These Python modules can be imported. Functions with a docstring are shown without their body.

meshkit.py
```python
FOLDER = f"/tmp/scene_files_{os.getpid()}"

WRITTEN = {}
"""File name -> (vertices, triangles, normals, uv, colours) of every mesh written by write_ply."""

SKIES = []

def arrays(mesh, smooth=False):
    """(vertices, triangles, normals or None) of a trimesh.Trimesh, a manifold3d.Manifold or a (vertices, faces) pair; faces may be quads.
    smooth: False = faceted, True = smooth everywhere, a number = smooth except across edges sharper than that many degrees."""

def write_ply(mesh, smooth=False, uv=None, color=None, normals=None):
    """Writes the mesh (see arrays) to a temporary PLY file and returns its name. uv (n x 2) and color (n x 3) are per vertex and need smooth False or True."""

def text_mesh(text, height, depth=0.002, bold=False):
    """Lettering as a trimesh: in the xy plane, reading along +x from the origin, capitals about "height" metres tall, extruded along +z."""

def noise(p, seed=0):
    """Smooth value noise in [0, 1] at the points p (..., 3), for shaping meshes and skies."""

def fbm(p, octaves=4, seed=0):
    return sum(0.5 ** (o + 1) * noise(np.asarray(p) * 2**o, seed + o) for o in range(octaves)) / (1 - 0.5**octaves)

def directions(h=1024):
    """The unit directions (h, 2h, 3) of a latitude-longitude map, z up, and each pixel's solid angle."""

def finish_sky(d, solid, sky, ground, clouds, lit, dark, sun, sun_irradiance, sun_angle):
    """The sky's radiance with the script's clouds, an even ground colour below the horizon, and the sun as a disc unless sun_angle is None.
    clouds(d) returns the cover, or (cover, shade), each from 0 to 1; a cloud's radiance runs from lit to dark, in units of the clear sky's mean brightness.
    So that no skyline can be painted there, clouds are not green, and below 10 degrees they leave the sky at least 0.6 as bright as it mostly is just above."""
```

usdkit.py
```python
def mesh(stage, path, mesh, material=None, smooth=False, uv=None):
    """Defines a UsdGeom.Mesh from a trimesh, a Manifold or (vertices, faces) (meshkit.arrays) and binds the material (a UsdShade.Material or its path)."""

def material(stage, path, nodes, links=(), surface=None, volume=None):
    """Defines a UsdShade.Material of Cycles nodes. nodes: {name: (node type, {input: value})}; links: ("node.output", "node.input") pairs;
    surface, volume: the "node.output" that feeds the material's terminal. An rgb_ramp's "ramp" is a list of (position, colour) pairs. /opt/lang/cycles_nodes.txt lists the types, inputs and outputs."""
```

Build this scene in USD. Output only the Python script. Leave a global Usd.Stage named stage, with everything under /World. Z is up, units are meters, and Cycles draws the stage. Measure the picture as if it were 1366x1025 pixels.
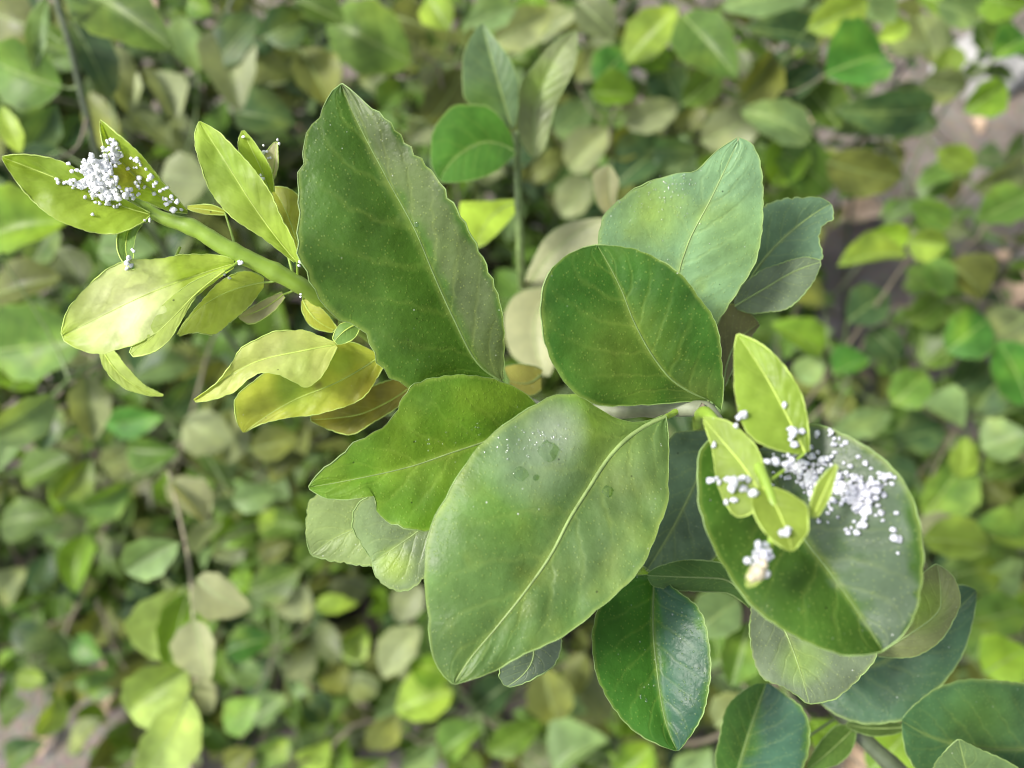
import math, random
import numpy as np, trimesh, usdkit, meshkit
from pxr import Usd, UsdGeom, UsdLux, UsdShade, Gf, Sdf, Vt
from scipy.interpolate import PchipInterpolator
from scipy.spatial import cKDTree

stage = Usd.Stage.CreateInMemory()
UsdGeom.SetStageUpAxis(stage, 'Z'); UsdGeom.SetStageMetersPerUnit(stage, 1.0)
UsdGeom.Xform.Define(stage, '/World'); UsdGeom.Scope.Define(stage, '/World/Looks')
RNG = np.random.default_rng(7)

# ---------------------------------------------------------------- camera, sky, sun, exposure
PW, PH, FPX = 1366.0, 1025.0, 1072.0            # the photograph's pixels and its focal length in them
PITCH = math.radians(62)
EYE = np.array([0.0, 0.0, 0.98])
FWD = np.array([0, math.cos(PITCH), -math.sin(PITCH)]); RIGHT = np.array([1.0, 0, 0]); UP = np.cross(RIGHT, FWD)
cam = UsdGeom.Camera.Define(stage, '/World/camera')
FOCAL = 4.0
cam.CreateFocalLengthAttr(FOCAL); cam.CreateHorizontalApertureAttr(FOCAL * PW / FPX)
cam.CreateFStopAttr(1.55); cam.CreateFocusDistanceAttr(0.157)
cam.CreateClippingRangeAttr(Gf.Vec2f(0.01, 1000))
cam.CreateExposureAttr(1.85)
M = np.eye(4); M[0, :3], M[1, :3], M[2, :3], M[3, :3] = RIGHT, UP, -FWD, EYE
cam.AddTransformOp().Set(Gf.Matrix4d(*M.ravel().tolist()))

SUN = np.array([-0.62, -0.10, 0.78]); SUN /= np.linalg.norm(SUN)       # towards the sun
sky = UsdLux.DomeLight.Define(stage, '/World/sky')
sun_el, sun_rot = math.asin(SUN[2]), math.atan2(SUN[0], SUN[1])
skym = usdkit.material(stage, '/World/Looks/sky_air', {
    'tc': ('texture_coordinate', {}),
    's': ('sky_texture', {'sky_type': 'single_scattering', 'sun_disc': False, 'sun_elevation': sun_el, 'sun_rotation': sun_rot, 'aerosol_density': 2.0}),
    'n': ('noise_texture', {'scale': 2.2, 'detail': 6.0, 'roughness': 0.55}),
    'r': ('rgb_ramp', {'ramp': [(0.30, (0, 0, 0)), (0.62, (1, 1, 1))]}),
    'bw': ('rgb_to_bw', {}),
    'white': ('mix_color', {'blend_type': 'multiply', 'fac': 1.0, 'use_clamp': False, 'b': (1.12, 1.1, 1.06)}),
    'f': ('math', {'math_type': 'multiply_add', 'value2': 0.4, 'value3': 0.35}),
    'mx': ('mix_color', {'use_clamp': False}),
    'bg': ('background_shader', {'strength': 0.095}),
}, [('tc.generated', 'n.vector'), ('n.fac', 'r.fac'), ('r.color', 'f.value1'), ('s.color', 'bw.color'), ('bw.val', 'white.a'),
    ('s.color', 'mx.a'), ('white.result', 'mx.b'), ('f.value', 'mx.fac'), ('mx.result', 'bg.color')], surface='bg.background')
UsdShade.MaterialBindingAPI.Apply(sky.GetPrim()).Bind(skym)
sky.GetPrim().SetCustomDataByKey('kind', 'structure')
sun = UsdLux.DistantLight.Define(stage, '/World/sun')
sun.CreateIntensityAttr(0.4); sun.CreateAngleAttr(11.0); sun.CreateColorAttr(Gf.Vec3f(1.0, 0.96, 0.88))
sun.GetPrim().CreateAttribute('inputs:normalize', Sdf.ValueTypeNames.Bool).Set(True)
zc_ = SUN; xc_ = np.cross([0, 1, 0], zc_); xc_ /= np.linalg.norm(xc_); yc_ = np.cross(zc_, xc_)
S = np.eye(4); S[0, :3], S[1, :3], S[2, :3] = xc_, yc_, zc_
sun.AddTransformOp().Set(Gf.Matrix4d(*S.ravel().tolist()))


def at(px, py, z):
    """The point of the place seen at this pixel of the photograph, z metres along the view axis."""
    px, py, z = (np.asarray(a, float) for a in (px, py, z))
    return EYE + z[..., None] * (FWD + RIGHT * ((px - PW / 2) / FPX)[..., None] - UP * ((py - PH / 2) / FPX)[..., None])


# ---------------------------------------------------------------- helpers
used = {}
def path_for(parent, name):
    k = (str(parent), name); n = used.get(k, 0); used[k] = n + 1
    return f'{parent}/{name}' + (f'_{n:03d}' if n else '')

def tag(prim, label=None, category=None, group=None, kind=None):
    for k, v in (('label', label), ('category', category), ('group', group), ('kind', kind)):
        if v: prim.SetCustomDataByKey(k, v)
    return prim

def thing(name, label, category, group=None, loc=None):
    x = UsdGeom.Xform.Define(stage, path_for('/World', name))
    if loc is not None: x.AddTranslateOp().Set(Gf.Vec3d(*map(float, loc)))
    return tag(x.GetPrim(), label, category, group), (np.zeros(3) if loc is None else np.asarray(loc, float))

def put(parent, name, mesh, mat, smooth=True, uv=None, col=None, off=None):
    v, f = mesh
    v = np.asarray(v, float)
    if off is not None: v = v - off
    p = path_for(parent.GetPath() if hasattr(parent, 'GetPath') else parent, name)
    m = usdkit.mesh(stage, p, (v, f), mat, smooth=smooth, uv=uv)
    if col is not None:
        UsdGeom.PrimvarsAPI(m).CreatePrimvar('tint', Sdf.ValueTypeNames.Color3fArray, 'vertex').Set(Vt.Vec3fArray.FromNumpy(np.asarray(col, np.float32)))
    m.CreateDoubleSidedAttr(True)
    return m.GetPrim()

def tube(points, radii, sides=8, cap=True):
    P = np.asarray(points, float); n = len(P); R = np.broadcast_to(np.asarray(radii, float), n)
    T = np.gradient(P, axis=0); T /= np.maximum(np.linalg.norm(T, axis=1, keepdims=True), 1e-12)
    a = np.cross(T[0], [0.3, 0.5, 0.8]); a /= np.linalg.norm(a); ring = []
    for i in range(n):
        a = a - T[i] * (a @ T[i]); a /= np.linalg.norm(a); b = np.cross(T[i], a)
        t = np.arange(sides) / sides * 2 * np.pi
        ring.append(P[i] + R[i] * (np.cos(t)[:, None] * a + np.sin(t)[:, None] * b))
    V = np.vstack(ring); F = []
    for i in range(n - 1):
        for k in range(sides):
            p, q = i * sides + k, i * sides + (k + 1) % sides
            F += [[p, q, q + sides], [p, q + sides, p + sides]]
    if cap:
        V = np.vstack([V, P[:1] - T[0] * R[0] * .6, P[-1:] + T[-1] * R[-1] * .6]); c0, c1 = len(V) - 2, len(V) - 1; e = (n - 1) * sides
        for k in range(sides):
            F += [[c0, (k + 1) % sides, k], [c1, e + k, e + (k + 1) % sides]]
    return V, np.array(F)

def spline(pts, n, u=None):
    """Resamples a polyline smoothly at n even steps of its length (or at the fractions u)."""
    P = np.asarray(pts, float); d = np.r_[0, np.cumsum(np.linalg.norm(np.diff(P[:, :2], axis=0), axis=1))]
    d = d / d[-1]; u = np.linspace(0, 1, n) if u is None else u
    return np.stack([PchipInterpolator(d, P[:, k])(u) for k in range(P.shape[1])], 1)

def grid_faces(rows, cols):
    i, j = np.meshgrid(np.arange(rows - 1), np.arange(cols - 1), indexing='ij'); a = (i * cols + j).ravel()
    return np.vstack([np.stack([a, a + 1, a + cols + 1], 1), np.stack([a, a + cols + 1, a + cols], 1)])

def face_towards(v, f, d, flip=False):
    n = np.cross(v[f[:, 1]] - v[f[:, 0]], v[f[:, 2]] - v[f[:, 0]]).sum(0)
    return f[:, ::-1] if ((n @ d) < 0) != flip else f

# ---------------------------------------------------------------- materials
def leaf_material(name, translucent, rough, dots, vein, n_veins=9.0, bump=0.5, spec=0.5, warm=(1.5, 1.45, 0.55), back=0.55):
    N = {
        'uv': ('uvmap', {'attribute': 'st'}), 'sep': ('separate_xyz', {}), 'col': ('attribute', {'attribute': 'tint'}),
        'geo': ('geometry', {}), 'tc': ('texture_coordinate', {}),
        'a0': ('math', {'math_type': 'subtract', 'value2': 0.5}), 'a1': ('math', {'math_type': 'absolute'}), 'a': ('math', {'math_type': 'multiply', 'value2': 2.0}),
        'dn': ('noise_texture', {'scale': 260.0, 'detail': 2.0}),
        't0': ('math', {'math_type': 'multiply', 'value2': n_veins}), 't1': ('math', {'math_type': 'multiply_add', 'value2': -1.9}),
        't2': ('math', {'math_type': 'multiply_add', 'value2': 0.55}),
        'fr': ('math', {'math_type': 'fraction'}), 'f1': ('math', {'math_type': 'subtract', 'value2': 0.5}), 'f2': ('math', {'math_type': 'absolute'}),
        'vein': ('map_range', {'range_type': 'smoothstep', 'from_min': 0.36, 'from_max': 0.5, 'to_min': 0.0, 'to_max': 1.0, 'clamp': True}),
        'fade': ('map_range', {'value': 0.0, 'from_min': 0.35, 'from_max': 0.95, 'to_min': 1.0, 'to_max': 0.15, 'clamp': True}),
        'vf': ('math', {'math_type': 'multiply'}), 'vs': ('math', {'math_type': 'multiply', 'value2': vein}),
        'mid': ('map_range', {'range_type': 'smoothstep', 'from_min': 0.0, 'from_max': 0.085, 'to_min': 0.35, 'to_max': 0.0, 'clamp': True}),
        'mar': ('map_range', {'range_type': 'smoothstep', 'from_min': 0.93, 'from_max': 1.0, 'to_min': 0.0, 'to_max': 0.45, 'clamp': True}),
        'vor': ('voronoi_texture', {'scale': 1150.0, 'randomness': 1.0}),
        'dot': ('map_range', {'range_type': 'smoothstep', 'from_min': 0.10, 'from_max': 0.30, 'to_min': dots, 'to_max': 0.0, 'clamp': True}),
        'mn': ('noise_texture', {'scale': 95.0, 'detail': 5.0, 'roughness': 0.6}),
        'mr': ('map_range', {'from_min': 0.3, 'from_max': 0.7, 'to_min': 0.70, 'to_max': 1.32, 'clamp': True}),
        's1': ('math', {'math_type': 'add'}), 's2': ('math', {'math_type': 'add'}), 's3': ('math', {'math_type': 'add', 'use_clamp': True}),
        'sv': ('voronoi_texture', {'scale': 150.0, 'randomness': 1.0}), 'sp': ('map_range', {'range_type': 'smoothstep', 'from_min': 0.018, 'from_max': 0.045, 'to_min': 0.35, 'to_max': 1.0, 'clamp': True}), 'ms': ('math', {'math_type': 'multiply'}), 'wv': ('voronoi_texture', {'scale': 420.0, 'randomness': 1.0}), 'ws': ('map_range', {'range_type': 'smoothstep', 'from_min': 0.05, 'from_max': 0.09, 'to_min': 0.65, 'to_max': 0.0, 'clamp': True}), 'wn': ('noise_texture', {'scale': 70.0, 'detail': 2.0}), 'wm': ('map_range', {'from_min': 0.55, 'from_max': 0.7, 'to_min': 0.0, 'to_max': 1.0, 'clamp': True}), 'wf': ('math', {'math_type': 'multiply'}), 'dust': ('mix_color', {'b': (0.7, 0.72, 0.66), 'use_clamp': False}),
        'pale': ('mix_color', {'blend_type': 'mix', 'fac': 0.42, 'b': (0.46, 0.56, 0.12), 'use_clamp': False}),
        'c': ('mix_color', {'use_clamp': False}),
        'backc': ('mix_color', {'fac': back, 'b': (0.27, 0.31, 0.17), 'use_clamp': False}),
        'cc': ('mix_color', {'use_clamp': False}),
        'tl': ('mix_color', {'blend_type': 'multiply', 'fac': 1.0, 'b': warm, 'use_clamp': False}),
        'rn': ('map_range', {'from_min': 0.3, 'from_max': 0.7, 'to_min': rough - 0.08, 'to_max': rough + 0.12, 'clamp': True}),
        'fine': ('noise_texture', {'scale': 900.0, 'detail': 2.0}),
        'h1': ('math', {'math_type': 'multiply', 'value2': -0.22}), 'h2': ('math', {'math_type': 'multiply_add', 'value2': 0.5}), 'h3': ('math', {'math_type': 'multiply_add', 'value2': 0.7}),
        'h4': ('math', {'math_type': 'multiply_add', 'value2': 0.9}),
        'bp': ('bump', {'strength': bump, 'distance': 0.0004}),
        'p': ('principled_bsdf', {'specular_ior_level': spec}), 'tr': ('translucent_bsdf', {}),
        'mix': ('mix_closure', {'fac': translucent}),
    }
    L = [('uv.UV', 'sep.vector'), ('sep.x', 'a0.value1'), ('a0.value', 'a1.value1'), ('a1.value', 'a.value1'),
         ('tc.object', 'dn.vector'), ('sep.y', 't0.value1'), ('a.value', 't1.value1'), ('t0.value', 't1.value3'), ('dn.fac', 't2.value1'), ('t1.value', 't2.value3'),
         ('t2.value', 'fr.value1'), ('fr.value', 'f1.value1'), ('f1.value', 'f2.value1'), ('f2.value', 'vein.value'), ('a.value', 'fade.value'),
         ('vein.result', 'vf.value1'), ('fade.result', 'vf.value2'), ('vf.value', 'vs.value1'), ('a.value', 'mid.value'), ('a.value', 'mar.value'),
         ('tc.object', 'vor.vector'), ('vor.distance', 'dot.value'), ('tc.object', 'mn.vector'), ('mn.fac', 'mr.value'),
         ('vs.value', 's1.value1'), ('mid.result', 's1.value2'), ('s1.value', 's2.value1'), ('mar.result', 's2.value2'), ('s2.value', 's3.value1'), ('dot.result', 's3.value2'),
         ('col.color', 'base.vector1'), ('tc.object', 'sv.vector'), ('sv.distance', 'sp.value'), ('sp.result', 'ms.value1'), ('mr.result', 'ms.value2'), ('ms.value', 'base.scale'), ('base.vector', 'pale.a'), ('base.vector', 'c.a'), ('pale.result', 'c.b'), ('s3.value', 'c.fac'),
         ('tc.object', 'wv.vector'), ('tc.object', 'wn.vector'), ('wv.distance', 'ws.value'), ('wn.fac', 'wm.value'), ('ws.result', 'wf.value1'), ('wm.result', 'wf.value2'), ('c.result', 'dust.a'), ('wf.value', 'dust.fac'), ('dust.result', 'backc.a'), ('dust.result', 'cc.a'), ('backc.result', 'cc.b'), ('geo.backfacing', 'cc.fac'),
         ('cc.result', 'p.base_color'), ('c.result', 'tl.a'), ('tl.result', 'tr.color'), ('mn.fac', 'rn.value'), ('rn.result', 'p.roughness'),
         ('tc.object', 'fine.vector'), ('vf.value', 'h1.value1'), ('fine.fac', 'h2.value1'), ('h1.value', 'h2.value3'), ('dot.result', 'h3.value1'), ('h2.value', 'h3.value3'),
         ('mn.fac', 'h4.value1'), ('h3.value', 'h4.value3'),
         ('h4.value', 'bp.height'), ('bp.normal', 'p.normal'), ('p.BSDF', 'mix.closure1'), ('tr.BSDF', 'mix.closure2')]
    N['base'] = ('vector_math', {'math_type': 'scale'})
    return usdkit.material(stage, '/World/Looks/' + name, N, L, surface='mix.closure')

MATURE = leaf_material('mature_leaf', 0.22, 0.42, 0.24, 0.13, n_veins=7.0, bump=0.55, spec=0.30)
YOUNG = leaf_material('young_leaf', 0.45, 0.42, 0.06, 0.14, n_veins=6.0, bump=0.35, spec=0.28, warm=(1.25, 1.25, 0.5), back=0.2)
FAR = leaf_material('undergrowth_leaf', 0.24, 0.42, 0.0, 0.16, n_veins=7.0, bump=0.3, spec=0.24, back=0.35)

def plain(name, color, rough=0.5, scale=300.0, var=0.3, bump=0.3, trans=0.0, spec=0.5, sub=0.0):
    c = np.array(color)
    N = {'tc': ('texture_coordinate', {}), 'n': ('noise_texture', {'scale': scale, 'detail': 4.0}),
         'r': ('rgb_ramp', {'ramp': [(0.25, tuple(c * (1 - var))), (0.75, tuple(np.minimum(c * (1 + var), 1)))]}),
         'b': ('bump', {'strength': bump, 'distance': 0.0004}),
         'p': ('principled_bsdf', {'roughness': rough, 'transmission_weight': trans, 'specular_ior_level': spec, 'subsurface_weight': sub, 'subsurface_scale': 0.0006, 'subsurface_radius': (1.0, 1.0, 1.0)})}
    return usdkit.material(stage, '/World/Looks/' + name, N, [('tc.object', 'n.vector'), ('n.fac', 'r.fac'), ('r.color', 'p.base_color'), ('n.fac', 'b.height'), ('b.normal', 'p.normal')], surface='p.BSDF')

STEM_YOUNG = plain('young_stem', (0.20, 0.31, 0.035), 0.45, var=.12)
STEM_GREEN = plain('green_stem', (0.13, 0.19, 0.06), 0.45)
STEM_GREY = plain('grey_green_stem', (0.17, 0.19, 0.12), 0.6, bump=0.6)
STEM_DARK = plain('dark_stem', (0.07, 0.09, 0.05), 0.5)
TWIG = plain('tan_twig_bark', (0.23, 0.205, 0.135), 0.8, bump=0.8)
WOOD = plain('brown_twig_bark', (0.16, 0.135, 0.095), 0.8, bump=0.8)
RIB_PALE = plain('pale_midrib', (0.20, 0.28, 0.09), 0.5)
RIB_YOUNG = plain('young_midrib', (0.36, 0.46, 0.08), 0.5)
RIB_GREEN = plain('green_midrib', (0.13, 0.20, 0.06), 0.5)
RIM = plain('leaf_margin', (0.18, 0.27, 0.08), 0.5)
RIM_YOUNG = plain('young_leaf_margin', (0.34, 0.45, 0.09), 0.5)
BEAD = plain('white_bead', (0.88, 0.89, 0.90), 0.35, scale=1800, var=0.06, bump=0.5, trans=0.15)
WAX = plain('white_wax', (0.86, 0.87, 0.88), 0.7, scale=2500, var=0.08, bump=1.0)
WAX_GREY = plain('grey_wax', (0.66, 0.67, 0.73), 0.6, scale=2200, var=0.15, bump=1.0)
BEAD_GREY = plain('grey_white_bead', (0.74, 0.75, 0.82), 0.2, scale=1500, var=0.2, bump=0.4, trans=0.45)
CREAM = plain('cream_bud', (0.45, 0.40, 0.28), 0.6)
DRY = plain('dry_leaf', (0.40, 0.29, 0.20), 0.8, scale=70, var=0.35)
DROP = usdkit.material(stage, '/World/Looks/water_drop', {'f': ('fresnel', {'IOR': 1.5}), 't': ('transparent_bsdf', {'color': (.87, .92, .82)}), 'g': ('glossy_bsdf', {'roughness': 0.03, 'color': (1, 1, 1)}), 'g0': ('geometry', {}), 'inv': ('math', {'math_type': 'subtract', 'value1': 1.0}), 'ff': ('math', {'math_type': 'multiply'}), 'm': ('mix_closure', {})}, [('g0.backfacing', 'inv.value2'), ('inv.value', 'ff.value1'), ('f.fac', 'ff.value2'), ('ff.value', 'm.fac'), ('t.BSDF', 'm.closure1'), ('g.BSDF', 'm.closure2')], surface='m.closure')
DEW = usdkit.material(stage, '/World/Looks/dew', {'t': ('transparent_bsdf', {'color': (1, 1, 1)}), 'g': ('glossy_bsdf', {'roughness': 0.12, 'color': (1, 1, 1)}), 'g0': ('geometry', {}), 'inv': ('math', {'math_type': 'multiply_add', 'value2': -0.14, 'value3': 0.14}), 'm': ('mix_closure', {})}, [('g0.backfacing', 'inv.value1'), ('inv.value', 'm.fac'), ('t.BSDF', 'm.closure1'), ('g.BSDF', 'm.closure2')], surface='m.closure')
SOIL = usdkit.material(stage, '/World/Looks/soil', {
    'g': ('geometry', {}), 'n': ('noise_texture', {'scale': 9.0, 'detail': 8.0, 'roughness': 0.65}), 'n2': ('noise_texture', {'scale': 120.0, 'detail': 5.0}),
    'r': ('rgb_ramp', {'ramp': [(0.3, (0.08, 0.07, 0.058)), (0.5, (0.15, 0.13, 0.112)), (0.72, (0.24, 0.21, 0.185))]}),
    'm': ('mix_color', {'blend_type': 'overlay', 'fac': 0.5}), 'b': ('bump', {'strength': 0.9, 'distance': 0.006}), 'p': ('principled_bsdf', {'roughness': 0.95, 'specular_ior_level': 0.2})},
    [('g.position', 'n.vector'), ('g.position', 'n2.vector'), ('n.fac', 'r.fac'), ('r.color', 'm.a'), ('n2.color', 'm.b'), ('m.result', 'p.base_color'), ('n2.fac', 'b.height'), ('b.normal', 'p.normal')], surface='p.BSDF')

# ---------------------------------------------------------------- ground
t = np.r_[-30, -12, -5, np.linspace(-1.6, 1.6, 90), 5, 12, 30]
gx, gy = np.meshgrid(t, t + 0.5, indexing='ij')
gz = (meshkit.fbm(np.stack([gx * 7, gy * 7, 0 * gx], -1), 4) - 0.5) * 0.06
gz[(abs(gx) > 1.7) | (abs(gy - .5) > 1.7)] = 0
ground_v = np.stack([gx, gy, gz], -1).reshape(-1, 3)
gf = grid_faces(len(t), len(t)); gf = face_towards(ground_v, gf, np.array([0, 0, 1.0]))
tag(put('/World', 'ground', (ground_v, gf), SOIL), kind='structure')

# ---------------------------------------------------------------- added tree, out of view at the right, that darkens that side of the sky
rng = np.random.default_rng(5)
tree = thing('added_sky_blocker_tree', 'unseen dense tree added right of the lime bush to darken the sky there', 'tree', loc=(1.95, -0.3, 0))
zz_ = np.linspace(-.05, 2.4, 16); put(tree[0], 'trunk', tube(np.stack([1.95 + .05 * np.sin(zz_ * 2), -.3 + .04 * np.cos(zz_ * 3), zz_], 1), np.linspace(.11, .05, 16), 12), WOOD, True, off=tree[1])
for k in range(9):
    a = k * 2.4; o = np.array([1.95, -.3, .7 + .18 * k]); e = o + np.array([.7 * math.cos(a), 1.1 * math.sin(a), .55]); q = np.linspace(0, 1, 8)[:, None]
    put(tree[0], 'limb', tube(o * (1 - q) + e * q + np.array([0, 0, .12]) * np.sin(np.pi * q), np.linspace(.045, .012, 8), 8), WOOD, True, off=tree[1])
n = 9000; d = rng.normal(size=(n, 3)); d /= np.linalg.norm(d, axis=1, keepdims=True)
ctr = np.array([1.95, -.3, 1.75]) + d * np.array([.82, 1.9, 1.45]) * (rng.uniform(.35, 1, (n, 1)) ** .5) * (.8 + .4 * meshkit.fbm(d * 2.5 + 9, 3)[:, None])
ax = rng.normal(size=(n, 3)) + [0, 0, -.4]; ax /= np.linalg.norm(ax, axis=1, keepdims=True); sd = np.cross(ax, rng.normal(size=(n, 3))); sd /= np.linalg.norm(sd, axis=1, keepdims=True)
L_ = rng.uniform(.07, .13, (n, 1)); nr = np.cross(ax, sd)
cv = np.stack([ctr - ax * L_ / 2, ctr - sd * L_ * .27 + nr * L_ * .06, ctr + sd * L_ * .27 + nr * L_ * .06, ctr + ax * L_ / 2], 1).reshape(-1, 3); b_ = np.arange(n)[:, None] * 4
ADDED_TREE_LEAF = plain('added_tree_leaf', (.035, .065, .02), .5, scale=30, var=.5)
put(tree[0], 'crown', (cv, np.vstack([b_ + [0, 1, 3], b_ + [0, 3, 2]])), ADDED_TREE_LEAF, False, off=tree[1])

# ---------------------------------------------------------------- leaves traced in the photograph
DEPTH = {}
ZK = 1.0
C = dict(
    deep=(0.045, 0.105, 0.016), mid=(0.058, 0.13, 0.02), olive=(0.09, 0.125, 0.04), blue=(0.045, 0.092, 0.048), grey=(0.115, 0.15, 0.085),
    fresh=(0.092, 0.19, 0.02), light=(0.15, 0.26, 0.06), lime=(0.265, 0.38, 0.04), yellow=(0.36, 0.40, 0.05), pale=(0.25, 0.28, 0.15),
    cream=(0.42, 0.41, 0.24), gold=(0.30, 0.28, 0.035), bright=(0.20, 0.33, 0.035), green=(0.034, 0.10, 0.011))

def paint(pix, base, blobs, seed, mottle=0.12, patch=None):
    """The leaf's vertex colour: a base colour, slow mottling, chlorotic and painted sunglow patches (x, y, radius, colour, strength)."""
    base = np.array(C[base] if isinstance(base, str) else base)
    n = meshkit.fbm(np.c_[pix / 70.0, np.full(len(pix), seed * 3.7)], 3)[:, None]
    col = base * (1 + (n - 0.5) * 4 * mottle)
    if patch:
        k, s = patch; pc = np.array(C[k] if isinstance(k, str) else k); m = np.clip((meshkit.fbm(np.c_[pix / 48.0, np.full(len(pix), seed * 5.1 + 9)], 3) - 0.5) * 5, 0, 1)[:, None]
        col = col * (1 - m * s) + pc * m * s
    for x, y, r, k, s in blobs:
        d = np.hypot(pix[:, 0] - x, pix[:, 1] - y) / r
        m = (np.clip(1 - d, 0, 1) ** 0.8 * (0.6 + 0.8 * n[:, 0]))[:, None] * s; m = np.clip(m, 0, 1)
        col = col * (1 - m) + np.array(C[k] if isinstance(k, str) else k) * m
    return np.clip(col, 0.004, 0.9)

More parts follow.
